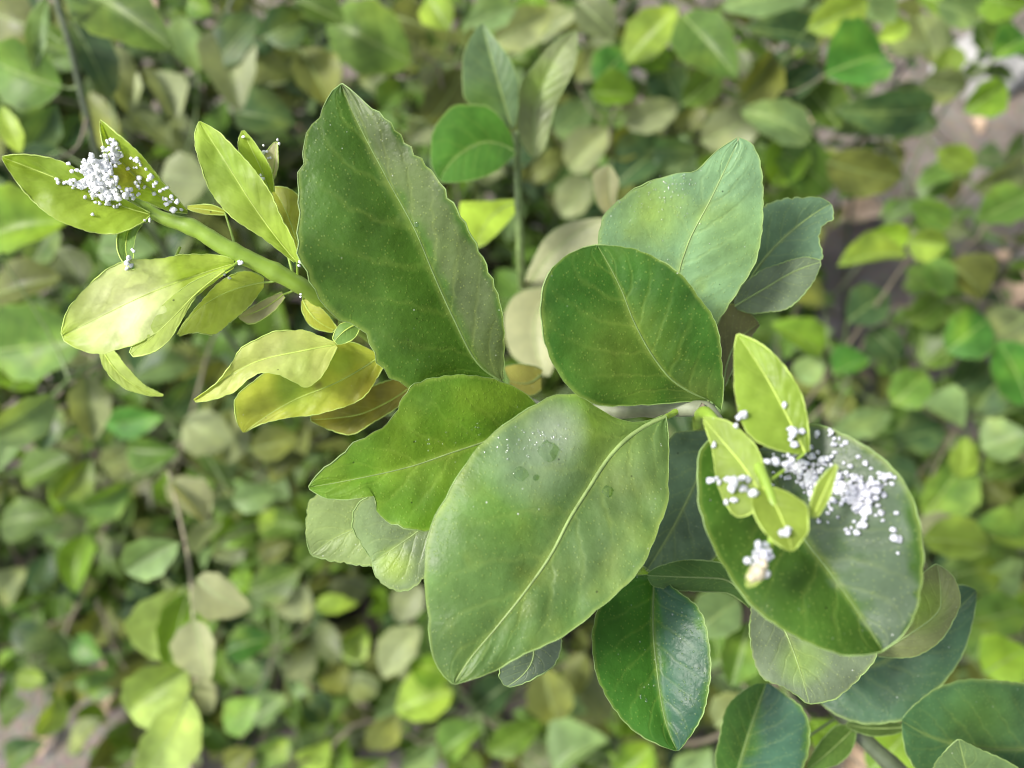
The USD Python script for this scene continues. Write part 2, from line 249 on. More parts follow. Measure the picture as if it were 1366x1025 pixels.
def hero_leaf(root, key, mid, A, B, z, col, fold=0.35, roll=0.0, arch=0.04, mat=None, ser=1.3, rib=RIB_PALE, rim=RIM, blobs=(), patch=None, under=False,
              wave=0.05, film=None, crumple=0.0, pet=None, pet_mat=None, label=None, rib_r=0.00024, nteeth=15, mottle=0.17, curlA=0.0, curlB=0.0, rows=46, cols=23):
    """mid, A and B run from the leaf's base to its tip (pixels); z = depth at base and tip."""
    mat = mat or MATURE; z = tuple(q * ZK for q in z); seed = (sum(map(ord, key)) * 37) % 997
    u = np.linspace(0, 1, rows)
    m_, a_, b_ = spline(mid, rows), spline(A, rows), spline(B, rows)
    rng = np.random.default_rng(seed)
    for e in (a_, b_):                                    # blunt crenate teeth along the edge
        T = np.gradient(e, axis=0); T /= np.linalg.norm(T, axis=1, keepdims=True) + 1e-9; Nn = np.stack([T[:, 1], -T[:, 0]], 1)
        out = np.sign(((e - m_) * Nn).sum(1).mean()) * Nn
        ph = rng.uniform(0, 6); w = np.abs(np.sin(np.pi * nteeth * u + ph + np.sin(u * 9 + ph))) ** 0.6 - 0.6
        w = w + (meshkit.noise(np.c_[u * 7, u * 0, u * 0 + seed]) - .5) * 1.5
        e += out * (ser * 1.9 * w * np.clip(np.sin(np.pi * u) * 2.5, 0, 1))[:, None]
    v = np.linspace(-1, 1, cols); v = np.sign(v) * np.abs(v) ** 0.85
    zz0 = z[0] + (z[1] - z[0]) * u if len(z) == 2 else np.interp(u, np.linspace(0, 1, len(z)), z)
    L = np.linalg.norm(np.diff(m_, axis=0), axis=1).sum() * np.mean(z) / FPX
    pix = np.zeros((rows, cols, 2)); zz = np.zeros((rows, cols))
    for j, vv in enumerate(v):
        e = a_ if vv < 0 else b_
        pix[:, j] = m_ + abs(vv) * (e - m_)
        w = np.linalg.norm(e - m_, axis=1) * zz0 / FPX
        k = curlA if vv < 0 else curlB
        zz[:, j] = zz0 - arch * L * np.sin(np.pi * u) - fold * w * (abs(vv) - 0.35 * abs(vv) ** 2) + roll * w * vv + k * w * abs(vv) ** 3
    nse = meshkit.fbm(np.stack([pix[..., 0] / 90, pix[..., 1] / 90, np.full(zz.shape, seed * 1.3)], -1), 3) - 0.5
    edge = np.abs(v)[None, :] ** 1.5
    zz += nse * wave * L * (0.5 + edge)
    # the blade domes between its side veins
    ph = (u[:, None] * 9 - np.abs(v)[None, :] * 1.9)
    zz -= crumple * .012 * L * (meshkit.fbm(np.stack([pix[..., 0] / 24, pix[..., 1] / 24, np.full(zz.shape, seed * 2.1)], -1), 3) - .5) * np.clip(np.sin(np.pi * u) * 3, 0, 1)[:, None]
    zz -= 0.00038 * min(1.0, (L / .055) ** 1.5) * np.abs(np.sin(np.pi * ph)) * np.clip(np.abs(v)[None, :] * 4, 0, 1) * (1 - edge * 0.7)
    V = at(pix[..., 0], pix[..., 1], zz).reshape(-1, 3); Fc = grid_faces(rows, cols)
    Fc = face_towards(V, Fc, EYE - V.mean(0), under)
    uv = np.stack(np.meshgrid(u, (v + 1) / 2, indexing='ij')[::-1], -1).reshape(-1, 2)
    prim, off = root
    pp = pix.reshape(-1, 2)
    tint = paint(pp, col, blobs, seed, mottle, patch)
    if film:                                              # sky sheen painted into the colour of one half of the blade
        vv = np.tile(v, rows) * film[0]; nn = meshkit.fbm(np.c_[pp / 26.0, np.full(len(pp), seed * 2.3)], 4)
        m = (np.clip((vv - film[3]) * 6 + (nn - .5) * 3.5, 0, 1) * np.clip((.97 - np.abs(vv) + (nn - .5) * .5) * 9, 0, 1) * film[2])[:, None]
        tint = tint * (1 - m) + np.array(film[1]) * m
    lf = put(prim, 'leaf', (V, Fc), mat, True, uv, tint, off)
    if label: lf.SetCustomDataByKey('label', label)
    DEPTH[key] = (cKDTree(pp), zz.ravel())
    G = V.reshape(rows, cols, 3); c = cols // 2
    nrm = (EYE - G[:, c]); nrm /= np.linalg.norm(nrm, axis=1, keepdims=True)
    rad = rib_r * (1.05 - 0.85 * u)
    put(lf, 'midrib', tube(G[:, c] + nrm * (rad * 0.15)[:, None], rad, 7), rib, True, off=off)
    loop = np.vstack([G[:, 0], G[::-1, -1]])
    put(lf, 'margin', tube(loop, .00012 * np.clip(2.6 * meshkit.fbm(np.c_[np.arange(len(loop)) / 5.0, np.zeros(len(loop)), np.full(len(loop), seed)], 2) - .55, .25, 1.2), 5), rim, True, off=off)
    if pet is not None:
        q = at(pet[0], pet[1], pet[2] * ZK); b = G[0, c]; s = np.linspace(0, 1, 9)[:, None]
        bend = np.array([0, 0, -1]) * 0.12 * np.linalg.norm(q - b)
        r0 = pet[3] if len(pet) > 3 else rib_r * 1.7
        put(prim, 'petiole', tube(b * (1 - s) + q * s + bend * np.sin(np.pi * s), np.linspace(rib_r * 1.1, r0, 9), 8), pet_mat or STEM_GREEN, True, off=off)
    return lf

def depth_on(key, px, py, lift=0.0):
    tree, zz = DEPTH[key]; d, i = tree.query([px, py], k=4)
    return float(np.average(zz[i], weights=1 / (d + 0.5))) - lift

def px_stem(root, pts, radii, mat, name='stem', sides=12, n=None, lump=0.03):
    P = spline(pts, n or 8 * len(pts)); R = np.interp(np.linspace(0, 1, len(P)), np.linspace(0, 1, len(radii)), radii)
    q = np.arange(len(P)); R = R * (1 + .16 * np.exp(-((q % 9 - 4) / 1.1) ** 2))
    R = R * (1 + lump * np.sin(np.arange(len(P)) * 1.7) * np.cos(np.arange(len(P)) * .61))
    return put(root[0], name, tube(at(P[:, 0], P[:, 1], P[:, 2] * ZK), R, sides), mat, True, off=root[1])

# ---- pale young shoot on the left
sh = thing('lime_shoot', 'pale yellow-green young lime shoot with curled leaves and white beads on its tip', 'plant shoot', loc=at(300, 330, .163))
px_stem(sh, [(172, 262, .156), (188, 272, .157), (215, 290, .158), (255, 303, .159), (300, 330, .1605), (345, 352, .163), (390, 375, .166), (430, 400, .172), (520, 470, .20), (600, 560, .30), (640, 640, .55)], [.0006, .0014, .0017, .0017, .0018, .0018, .0018, .0018, .002, .0024, .003], STEM_YOUNG)
y = dict(mat=YOUNG, crumple=3.2, rib=RIB_YOUNG, rim=RIM_YOUNG, rib_r=.00018, pet_mat=STEM_YOUNG)
hero_leaf(sh, 'L1', [(200, 286), (160, 274), (110, 252), (60, 232), (3, 210)], [(200, 284), (160, 262), (125, 240), (95, 222), (65, 210), (30, 206), (3, 209)],
          [(200, 288), (185, 300), (150, 312), (120, 309), (80, 295), (45, 270), (20, 240), (3, 213)], (.157, .150), 'lime', wave=.1, fold=.6, ser=.6, pet=(212, 289, .158), blobs=[(60, 225, 60, 'bright', .5)], **y)
hero_leaf(sh, 'L2', [(250, 283), (222, 268), (195, 248), (168, 222), (150, 198), (137, 168)], [(250, 281), (226, 254), (206, 230), (188, 207), (170, 190), (155, 177), (134, 160)],
          [(250, 285), (222, 280), (197, 270), (165, 256), (150, 242), (144, 222), (136, 190), (133, 163)], (.159, .147), 'lime', wave=.15, fold=1.4, ser=.5, blobs=[(165, 235, 34, 'gold', .8)], **y)
hero_leaf(sh, 'L5', [(405, 352), (392, 310), (376, 270), (362, 250)], [(400, 352), (376, 322), (362, 285), (358, 250)], [(408, 350), (408, 310), (402, 270), (382, 251), (364, 249)], (.170, .172), 'yellow', ser=.5, fold=.2, **y)
hero_leaf(sh, 'L3', [(396, 350), (368, 316), (335, 270), (300, 215), (266, 163)], [(392, 350), (355, 322), (310, 290), (281, 255), (266, 215), (260, 182), (265, 163)],
          [(400, 350), (392, 322), (376, 290), (361, 258), (345, 235), (325, 210), (303, 188), (285, 172), (267, 162)], (.164, .158), (.31, .43, .06), wave=.12, fold=.5, ser=.7, pet=(396, 378, .1665), blobs=[(300, 220, 70, 'light', .4)], **y)
hero_leaf(sh, 'L4', [(360, 258), (348, 225), (335, 198), (324, 175)], [(356, 258), (330, 222), (318, 195), (322, 175)], [(366, 256), (362, 228), (346, 200), (326, 174)], (.166, .163), 'lime', fold=.5, ser=.4, pet=(392, 372, .168), **y)
hero_leaf(sh, 'L4b', [(358, 245), (366, 220), (368, 192)], [(355, 245), (350, 220), (366, 190)], [(362, 245), (371, 220), (370, 190)], (.167, .166), 'cream', fold=.4, ser=.3, rows=24, cols=11, pet=(392, 372, .169), **y)
hero_leaf(sh, 'L16', [(300, 284), (275, 280), (250, 277)], [(300, 281), (275, 273), (250, 275)], [(300, 287), (275, 286), (250, 279)], (.168, .168), 'yellow', ser=.2, rows=20, cols=9, pet=(315, 338, .163), **y)
hero_leaf(sh, 'L8', [(352, 377), (320, 384), (280, 402), (238, 446)], [(352, 371), (327, 362), (300, 372), (270, 400), (245, 432), (236, 446)],
          [(352, 383), (346, 391), (332, 409), (310, 428), (282, 447), (262, 444), (240, 449)], (.166, .165), (.40, .50, .08), fold=.2, ser=.6, wave=.16, pet=(378, 370, .1655), **y)
hero_leaf(sh, 'L6', [(312, 352), (250, 372), (185, 398), (130, 425), (84, 448)], [(312, 346), (280, 340), (248, 340), (215, 345), (180, 346), (150, 355), (125, 375), (105, 396), (88, 420), (82, 445)],
          [(312, 358), (262, 395), (215, 440), (180, 460), (160, 465), (135, 472), (105, 466), (86, 455)], (.161, .154), (.36, .48, .07), fold=.7, ser=.8, wave=.12, pet=(322, 342, .161), blobs=[(165, 408, 85, (.85, .86, .55), .9)], **y)  # near-white blob paints sunlight glowing through the middle of the blade
hero_leaf(sh, 'L7', [(300, 362), (262, 392), (225, 430), (176, 473)], [(300, 359), (262, 374), (226, 399), (200, 425), (180, 455), (173, 470)],
          [(300, 365), (277, 378), (257, 402), (241, 430), (226, 454), (202, 471), (178, 476)], (.1585, .1515), (.36, .46, .10), roll=-.3, fold=.3, ser=.4, pet=(322, 342, .161), **y)
hero_leaf(sh, 'L9', [(448, 460), (405, 468), (350, 480), (300, 505), (259, 535)], [(446, 456), (425, 448), (400, 440), (375, 441), (345, 453), (321, 466), (310, 485), (290, 510), (270, 525), (258, 533)],
          [(450, 464), (440, 484), (426, 506), (408, 518), (392, 509), (370, 499), (350, 497), (330, 506), (310, 524), (285, 533), (261, 537)], (.163, .160), (.46, .52, .14), fold=.35, ser=.7, wave=.12, pet=(452, 412, .177), patch=('bright', .35), blobs=[(370, 475, 45, 'cream', .3)], **y)
hero_leaf(sh, 'L10', [(508, 475), (450, 510), (390, 535), (326, 577)], [(500, 470), (455, 455), (400, 470), (350, 500), (313, 538), (316, 562), (324, 577)],
          [(514, 485), (503, 505), (485, 530), (455, 545), (420, 553), (385, 558), (350, 565), (328, 577)], (.170, .168), 'yellow', fold=.25, ser=.6, wave=.1, pet=(490, 450, .19), patch=('bright', .5), blobs=[(400, 520, 45, 'bright', .6), (490, 520, 40, 'gold', .8), (497, 530, 10, (.5, .25, .03), .8), (425, 515, 9, (.12, .10, .03), .8)], **y)
hero_leaf(sh, 'L11', [(560, 505), (520, 535), (470, 555), (414, 560)], [(552, 498), (500, 515), (455, 535), (414, 556)], [(566, 515), (545, 532), (500, 562), (466, 580), (440, 573), (415, 562)], (.178, .176), 'gold', fold=.25, ser=.5, pet=(500, 460, .2), patch=('olive', .5), blobs=[(470, 565, 35, 'olive', .5), (520, 520, 45, (.25, .2, .1), .6)], **y)
hero_leaf(sh, 'L12', [(378, 393), (350, 412), (319, 424)], [(376, 390), (345, 404), (318, 423)], [(380, 397), (362, 418), (335, 432), (320, 426)], (.169, .168), 'cream', fold=.3, ser=.3, rows=24, cols=11, pet=(400, 381, .169), **y)
hero_leaf(sh, 'L12b', [(404, 400), (420, 425), (445, 440)], [(402, 402), (410, 430), (443, 444)], [(408, 398), (432, 415), (450, 438)], (.172, .172), 'yellow', fold=.3, ser=.3, rows=24, cols=11, pet=(404, 384, .169), **y)
hero_leaf(sh, 'L13', [(138, 468), (158, 497), (182, 515), (218, 528)], [(150, 466), (172, 492), (190, 512), (218, 526)], [(132, 470), (145, 500), (165, 517), (190, 526), (217, 529)], (.170, .174), (.34, .43, .11), fold=.3, ser=.4, pet=(240, 330, .165), **y)
hero_leaf(sh, 'L15', [(186, 298), (170, 312), (168, 332), (176, 360)], [(182, 297), (160, 305), (156, 325), (172, 360)], [(190, 300), (181, 315), (178, 335), (180, 360)], (.157, .152), 'light', fold=.8, ser=.2, rows=24, cols=11, pet=(208, 287, .158), **y)
hero_leaf(sh, 'L14', [(478, 432), (462, 440), (447, 455)], [(476, 428), (455, 432), (444, 452)], [(480, 436), (474, 450), (450, 460)], (.157, .156), 'light', fold=-.4, arch=.1, ser=.1, rows=22, cols=11, pet=(440, 408, .175), **y)

# ---- the large shoot in the middle
sh = thing('lime_shoot', 'large mature lime shoot in the centre with the sharpest dark green leaves', 'plant shoot', loc=at(800, 560, .165))
px_stem(sh, [(962, 572, .150), (935, 545, .158), (880, 545, .162), (800, 550, .1665), (740, 553, .172), (700, 540, .18), (690, 640, .30), (720, 760, .62), (730, 800, .98)], [.0013, .0017, .0017, .0018, .002, .002, .0024, .003, .004], STEM_GREY)
for a, b, c_ in ((938, 548, .1555), (722, 552, .173)):
    pts = np.array([(a - 6, b + 4, c_), (a, b - 3, c_ - .001), (a + 5, b + 2, c_)]); put(sh[0], 'bud', tube(at(pts[:, 0], pts[:, 1], pts[:, 2]), [.0007, .0012, .0006], 8), WOOD, True, off=sh[1])
hero_leaf(sh, 'C1', [(668, 508), (640, 488), (605, 425), (580, 370), (555, 310), (520, 245), (478, 165), (455, 114)],
          [(660, 512), (630, 500), (590, 505), (548, 515), (516, 501), (500, 480), (492, 456), (482, 440), (450, 425), (425, 395), (410, 360), (398, 330), (400, 290), (399, 240), (408, 212), (413, 180), (429, 155), (436, 132), (454, 113)],
          [(672, 506), (670, 460), (668, 420), (662, 385), (650, 355), (635, 325), (618, 295), (601, 270), (585, 245), (560, 211), (536, 186), (511, 161), (490, 144), (475, 126), (457, 112)],
          (.168, .151), (.042, .098, .010), film=(1, (.100, .120, .052), .6, 0.02), fold=.5, roll=-.05, arch=.05, ser=3.0, nteeth=19, pet=(715, 552, .173), rib=RIB_GREEN, blobs=[(470, 440, 90, 'fresh', .3)], label='largest dark leaf, half green and half painted grey-brown sheen')
hero_leaf(sh, 'C5', [(590, 690), (520, 694), (460, 712), (416, 740)], [(590, 680), (500, 662), (430, 657), (411, 672), (408, 712), (414, 738)], [(590, 702), (545, 735), (492, 756), (465, 752), (440, 748), (418, 742)], (.173, .170), (.16, .22, .075), fold=.2, ser=1.5, pet=(690, 620, .28))
hero_leaf(sh, 'C6', [(620, 660), (580, 692), (545, 718), (497, 750)], [(612, 650), (550, 640), (500, 655), (474, 682), (472, 702), (481, 722), (496, 746)], [(628, 680), (600, 750), (568, 771), (553, 782), (535, 787), (514, 780), (500, 764), (497, 752)], (.170, .167), (.15, .21, .09), fold=.3, ser=1.3, pet=(692, 630, .28), blobs=[(527, 755, 30, 'lime', .8), (520, 690, 40, 'grey', .6)])
hero_leaf(sh, 'C3', [(712, 556), (655, 586), (600, 605), (550, 622), (490, 636), (413, 650)],
          [(716, 540), (690, 518), (652, 503), (612, 499), (580, 503), (551, 512), (535, 532), (520, 560), (496, 578), (470, 591), (455, 606), (426, 630), (412, 649)],
          [(712, 575), (690, 650), (640, 700), (600, 712), (565, 710), (540, 706), (518, 698), (502, 682), (497, 662), (480, 667), (450, 668), (413, 653)],
          (.170, .152), (.088, .185, .014), patch=((.15, .24, .02), .5), fold=.45, crumple=.6, ser=1.8, arch=.05, pet=(724, 553, .172), wave=.07, label='fresh green leaf with a pale yellow midrib pointing left')
hero_leaf(sh, 'C7', [(925, 470), (903, 420), (905, 370), (916, 330), (950, 262), (984, 190)], [(915, 470), (860, 430), (815, 370), (799, 325), (803, 292), (826, 266), (856, 246), (895, 233), (930, 228), (951, 206), (983, 184)],
          [(930, 472), (957, 430), (972, 408), (990, 380), (1010, 340), (1018, 300), (1019, 260), (1013, 215), (1005, 194), (987, 184)], (.172, .160), (.175, .30, .15), patch=((.22, .33, .09), .5), fold=.15, crumple=.5, roll=.1, ser=1.2, pet=(925, 545, .160), blobs=[(870, 285, 55, 'lime', .55), (985, 320, 70, 'bright', .3)], label='pale grey-green leaf with fine droplets, notched near its tip')
hero_leaf(sh, 'C8', [(985, 400), (1020, 345), (1060, 305), (1108, 272)], [(980, 385), (990, 310), (1018, 275), (1050, 266), (1085, 262), (1106, 270)], [(990, 410), (1035, 385), (1080, 358), (1098, 342), (1091, 322), (1097, 303), (1112, 292), (1110, 274)], (.182, .180), (.10, .175, .10), fold=.3, ser=1.6, pet=(940, 548, .17), wave=.1, label='blue-grey leaf with a torn brown edge')
hero_leaf(sh, 'C8b', [(978, 410), (1020, 385), (1060, 362), (1094, 350)], [(980, 400), (1000, 372), (1045, 350), (1075, 344), (1094, 347)], [(980, 412), (1010, 418), (1050, 412), (1078, 385), (1095, 354)], (.179, .176), (.125, .17, .10), fold=.1, ser=.7, pet=(940, 548, .17))
hero_leaf(sh, 'C9', [(965, 520), (975, 470), (1013, 432)], [(958, 515), (955, 450), (975, 405), (1012, 430)], [(968, 515), (985, 480), (1000, 455), (1014, 434)], (.178, .182), (.13, .13, .06), fold=.3, ser=.6, rows=26, cols=13, pet=(945, 550, .165))
hero_leaf(sh, 'C2', [(946, 533), (900, 510), (874, 480), (846, 430), (828, 385), (797, 328)], [(940, 535), (900, 537), (860, 540), (810, 542), (775, 530), (746, 500), (726, 460), (720, 410), (727, 376), (746, 350), (770, 334), (795, 327)],
          [(962, 548), (965, 520), (963, 490), (961, 458), (952, 425), (935, 400), (915, 371), (880, 346), (840, 332), (800, 327)], (.160, .149), 'green', patch=((.08, .14, .018), .5), fold=.35, roll=.05, ser=1.0, pet=(940, 546, .158), rib=RIB_GREEN, blobs=[(835, 470, 90, (.095, .155, .02), .75), (930, 525, 45, (.10, .13, .03), .6)], label='deep green rounded leaf with a yellow blotch')
hero_leaf(sh, 'C11', [(700, 840), (712, 870), (676, 916)], [(690, 830), (672, 870), (666, 900), (672, 914)], [(720, 830), (750, 856), (745, 878), (722, 900), (700, 911), (680, 917)], (.162, .160), (.09, .13, .08), fold=.3, ser=.8, rows=26, cols=13, pet=(715, 720, .5))
hero_leaf(sh, 'C4', [(888, 556), (850, 575), (815, 607), (785, 652), (760, 692), (735, 740), (700, 790), (660, 840), (625, 882), (606, 912)],
          [(884, 554), (845, 563), (800, 545), (768, 525), (745, 526), (712, 541), (675, 566), (640, 596), (610, 636), (590, 670), (575, 702), (569, 740), (567, 780), (571, 820), (574, 860), (583, 890), (603, 912)],
          [(889, 557), (893, 600), (893, 660), (880, 702), (856, 755), (825, 790), (790, 821), (745, 851), (700, 872), (650, 900), (608, 913)],
          (.156, .139), (.080, .150, .036), patch=((.15, .21, .035), .45), fold=.22, crumple=.3, roll=0.06, arch=.05, ser=1.1, curlA=.15, pet=(905, 546, .160), pet_mat=STEM_YOUNG, rib_r=.00045, nteeth=15, wave=.045,
          blobs=[(800, 565, 75, 'bright', .6), (665, 690, 60, 'fresh', .5), (715, 610, 75, (.17, .23, .15), .8), (745, 575, 45, (.30, .36, .26), .8), (800, 740, 90, 'grey', .3), (835, 630, 80, (.12, .16, .06), .6)], label='largest front leaf with a cream midrib and wet patches')

ZK = .925
# ---- right shoot: young leaves, beads and the round leaf below them
sh = thing('lime_shoot', 'young lime shoot on the right with a bead-covered round dark leaf', 'plant shoot', loc=at(1000, 590, .145))
px_stem(sh, [(1035, 690, .128), (1020, 640, .131), (1000, 605, .137), (965, 575, .146), (938, 550, .156), (930, 560, .19), (960, 640, .32), (1000, 700, .95)], [.0006, .0008, .0009, .0009, .0011, .002, .003, .004], STEM_YOUNG)
hero_leaf(sh, 'R4', [(1010, 600), (1045, 665), (1072, 718), (1102, 757), (1140, 810), (1177, 868)], [(1000, 598), (962, 582), (942, 592), (932, 622), (932, 662), (945, 712), (966, 756), (1000, 806), (1045, 840), (1090, 862), (1135, 875), (1175, 870)],
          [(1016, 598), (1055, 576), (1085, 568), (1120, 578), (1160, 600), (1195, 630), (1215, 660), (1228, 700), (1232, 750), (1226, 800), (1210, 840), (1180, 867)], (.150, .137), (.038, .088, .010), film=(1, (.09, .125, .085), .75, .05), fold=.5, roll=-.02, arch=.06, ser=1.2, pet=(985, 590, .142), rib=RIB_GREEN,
          blobs=[(960, 640, 60, 'green', .5)], label='round dark green leaf, green on the left and painted blue-grey sheen on the right')
hero_leaf(sh, 'R1', [(1074, 604), (1050, 555), (1020, 500), (984, 447)], [(1066, 606), (1030, 598), (1000, 580), (985, 550), (979, 510), (979, 472), (983, 447)], [(1080, 602), (1078, 570), (1070, 530), (1055, 500), (1035, 475), (1010, 456), (986, 446)], (.134, .141), (.21, .31, .04), fold=.3, ser=.5, pet=(1022, 645, .131), **y)
hero_leaf(sh, 'R2', [(1016, 660), (990, 620), (965, 590), (938, 558)], [(1008, 680), (985, 690), (966, 668), (955, 640), (950, 600), (938, 565)], [(1020, 655), (1019, 625), (1012, 602), (995, 580), (965, 560), (938, 556)], (.131, .140), (.21, .29, .05), fold=.25, ser=.4, pet=(1020, 640, .131), **y)
hero_leaf(sh, 'R3', [(1018, 650), (1040, 685), (1056, 735)], [(1010, 650), (1003, 672), (1015, 702), (1032, 722), (1052, 735)], [(1028, 650), (1060, 662), (1078, 682), (1078, 706), (1066, 726), (1059, 735)], (.130, .124), (.24, .33, .045), fold=.15, ser=.3, pet=(1020, 640, .131), **y)
hero_leaf(sh, 'R3b', [(1085, 690), (1100, 655), (1116, 620)], [(1080, 688), (1086, 655), (1114, 620)], [(1090, 690), (1108, 660), (1117, 622)], (.129, .127), (.27, .36, .06), fold=.4, ser=.2, rows=20, cols=9, pet=(1040, 680, .128), **y)
for q, (a, b, r) in enumerate([(1010, 764, .0012), (1002, 770, .0008), (1016, 754, .0009), (1022, 766, .0006)]):
    c0 = at(a, b, .1235 * ZK); m = trimesh.creation.icosphere(2, r); v = m.vertices * (1, 1, 1.4); v = v * (1 + .12 * (meshkit.noise(v * 2500) - .5)[:, None]); put(sh[0], 'bud', (v + c0, m.faces), CREAM if q != 3 else BEAD_GREY, True, off=sh[1])
pts = spline([(1035, 690, .128), (1028, 725, .126), (1012, 760, .1238)], 9); put(sh[0], 'bud_stalk', tube(at(pts[:, 0], pts[:, 1], pts[:, 2] * ZK), .0006, 8), STEM_YOUNG, True, off=sh[1])
hero_leaf(sh, 'R3c', [(1012, 752), (1004, 765), (996, 782)], [(1006, 752), (997, 765), (995, 780)], [(1024, 760), (1016, 774), (998, 784)], (.1245, .1225), (.45, .52, .2), fold=.2, ser=.2, rows=20, cols=9, **y)

ZK = 1.0
# ---- dark shoot at the lower right
sh = thing('lime_shoot', 'dark blue-green lime shoot in the lower right corner under the round leaf', 'plant shoot', loc=at(1080, 900, .2))
px_stem(sh, [(1000, 600, .21), (1010, 760, .215), (1050, 850, .215), (1105, 930, .215), (1142, 975, .212), (1200, 1030, .21), (1290, 1110, .22), (1400, 1250, .40), (1420, 1300, .75)], [.0014, .0018, .0019, .002, .0021, .0022, .0024, .003, .004], STEM_DARK)
hero_leaf(sh, 'R11', [(960, 580), (930, 640), (900, 700), (862, 762)], [(940, 575), (905, 575), (880, 620), (865, 700), (858, 755)], [(985, 590), (975, 660), (962, 730), (930, 760), (870, 764)], (.190, .182), (.085, .14, .085), fold=.3, ser=.6, pet=(1000, 610, .21))
hero_leaf(sh, 'R7', [(1080, 880), (1150, 890), (1230, 850), (1302, 788)], [(1090, 860), (1150, 820), (1220, 790), (1280, 780), (1300, 786)], [(1085, 930), (1120, 955), (1160, 966), (1206, 960), (1240, 930), (1272, 895), (1287, 868), (1298, 830), (1303, 792)], (.205, .196), (.05, .105, .055), fold=.35, ser=.7, pet=(1075, 890, .215), rib=RIB_GREEN)
hero_leaf(sh, 'R6', [(1165, 870), (1215, 845), (1255, 805), (1250, 755)], [(1170, 860), (1205, 800), (1225, 770), (1248, 753)], [(1172, 876), (1215, 877), (1246, 863), (1268, 836), (1281, 800), (1277, 778), (1252, 754)], (.182, .180), (.16, .19, .07), fold=.4, ser=.6, pet=(1060, 850, .212), blobs=[(1230, 810, 40, 'bright', .8)])
hero_leaf(sh, 'R8', [(1420, 1000), (1340, 1000), (1270, 992), (1203, 962)], [(1420, 930), (1366, 912), (1300, 906), (1255, 915), (1226, 935), (1204, 958)], [(1420, 1060), (1340, 1080), (1260, 1060), (1220, 1025), (1207, 1000), (1203, 966)], (.205, .190), (.05, .115, .045), fold=.3, ser=.8, pet=(1420, 1200, .3), blobs=[(1310, 960, 60, 'fresh', .5)], rib=RIB_GREEN)
hero_leaf(sh, 'R9', [(1310, 1110), (1295, 1050), (1279, 987)], [(1280, 1110), (1235, 1060), (1246, 1022), (1262, 1000), (1277, 987)], [(1340, 1110), (1395, 1060), (1358, 1025), (1320, 1005), (1282, 987)], (.190, .178), (.10, .165, .06), fold=.3, ser=.9, pet=(1300, 1130, .23))
hero_leaf(sh, 'R12', [(1000, 800), (960, 772), (910, 770), (864, 768)], [(1000, 780), (965, 752), (920, 747), (880, 755), (865, 764)], [(1000, 812), (965, 790), (910, 788), (872, 783), (864, 771)], (.178, .172), (.06, .125, .03), fold=-.3, ser=.4, rows=30, cols=15, pet=(1025, 805, .215))
hero_leaf(sh, 'R5', [(1020, 790), (1055, 860), (1079, 938)], [(1008, 795), (1000, 820), (1002, 850), (1008, 890), (1018, 906), (1050, 919), (1074, 937)], [(1060, 790), (1150, 850), (1170, 874), (1152, 900), (1131, 920), (1106, 935), (1082, 939)], (.176, .168), (.105, .14, .08), fold=.15, ser=1.1, pet=(1020, 780, .214), blobs=[(1070, 880, 40, 'bright', .5)])
hero_leaf(sh, 'R10', [(873, 768), (871, 830), (877, 900), (887, 960), (903, 1001)], [(868, 767), (848, 768), (820, 785), (798, 815), (790, 852), (795, 896), (812, 935), (840, 970), (875, 992), (901, 1002)],
          [(880, 768), (905, 790), (930, 810), (943, 842), (948, 890), (942, 940), (925, 976), (906, 1001)], (.176, .162), (.035, .115, .012), film=(1, (.028, .085, .052), .9, .03), fold=.6, roll=0.0, ser=1.1, pet=(1000, 740, .214), rib=RIB_GREEN)  # bluish sky reflection on the right half is put into the colour
hero_leaf(sh, 'R13', [(975, 1060), (998, 980), (1022, 912)], [(968, 1060), (955, 1010), (960, 985), (966, 955), (985, 926), (1010, 912)], [(1000, 1070), (1060, 1040), (1078, 1005), (1080, 978), (1070, 946), (1046, 925), (1026, 912)], (.205, .195), (.045, .12, .018), film=(1, (.04, .10, .065), .9, .03), fold=.6, ser=.8, pet=(1120, 955, .214), rib=RIB_GREEN)
hero_leaf(sh, 'R14', [(1135, 975), (1115, 995), (1078, 1026)], [(1140, 972), (1122, 967), (1098, 986), (1076, 1022)], [(1142, 978), (1135, 1002), (1112, 1022), (1080, 1030)], (.208, .200), (.08, .15, .03), fold=.5, ser=.4, rows=30, cols=15, pet=(1146, 978, .212))
hero_leaf(sh, 'R16', [(1205, 970), (1170, 972), (1128, 966)], [(1205, 966), (1170, 962), (1130, 963)], [(1205, 976), (1170, 982), (1130, 970)], (.207, .205), (.07, .12, .03), fold=.3, ser=.3, rows=24, cols=11, pet=(1150, 982, .212))

# ---- upright shoot behind, top centre
sh = thing('lime_shoot', 'softly blurred upright lime sprig with three leaves behind the centre shoot', 'plant shoot', loc=at(690, 250, .27))
px_stem(sh, [(689, 176, .262), (690, 220, .266), (692, 280, .27), (694, 345, .28), (700, 430, .36), (710, 520, .95)], [.001, .0013, .0014, .0015, .002, .004], STEM_GREEN)
hero_leaf(sh, 'T2', [(712, 210), (712, 160), (730, 100), (768, 42)], [(706, 208), (691, 170), (694, 115), (712, 88), (740, 56), (766, 41)], [(716, 210), (726, 198), (733, 170), (742, 138), (760, 105), (770, 72), (769, 42)], (.272, .264), (.155, .19, .085), fold=.3, ser=.6, pet=(693, 226, .267), blobs=[(715, 110, 40, 'bright', .6)])
hero_leaf(sh, 'T1', [(683, 172), (668, 120), (655, 75), (643, 32)], [(680, 172), (642, 152), (619, 126), (617, 90), (625, 56), (641, 33)], [(686, 172), (692, 122), (685, 90), (666, 60), (645, 32)], (.262, .255), (.09, .15, .065), fold=.45, ser=.5, pet=(689, 182, .262), blobs=[(640, 140, 40, 'fresh', .7)])
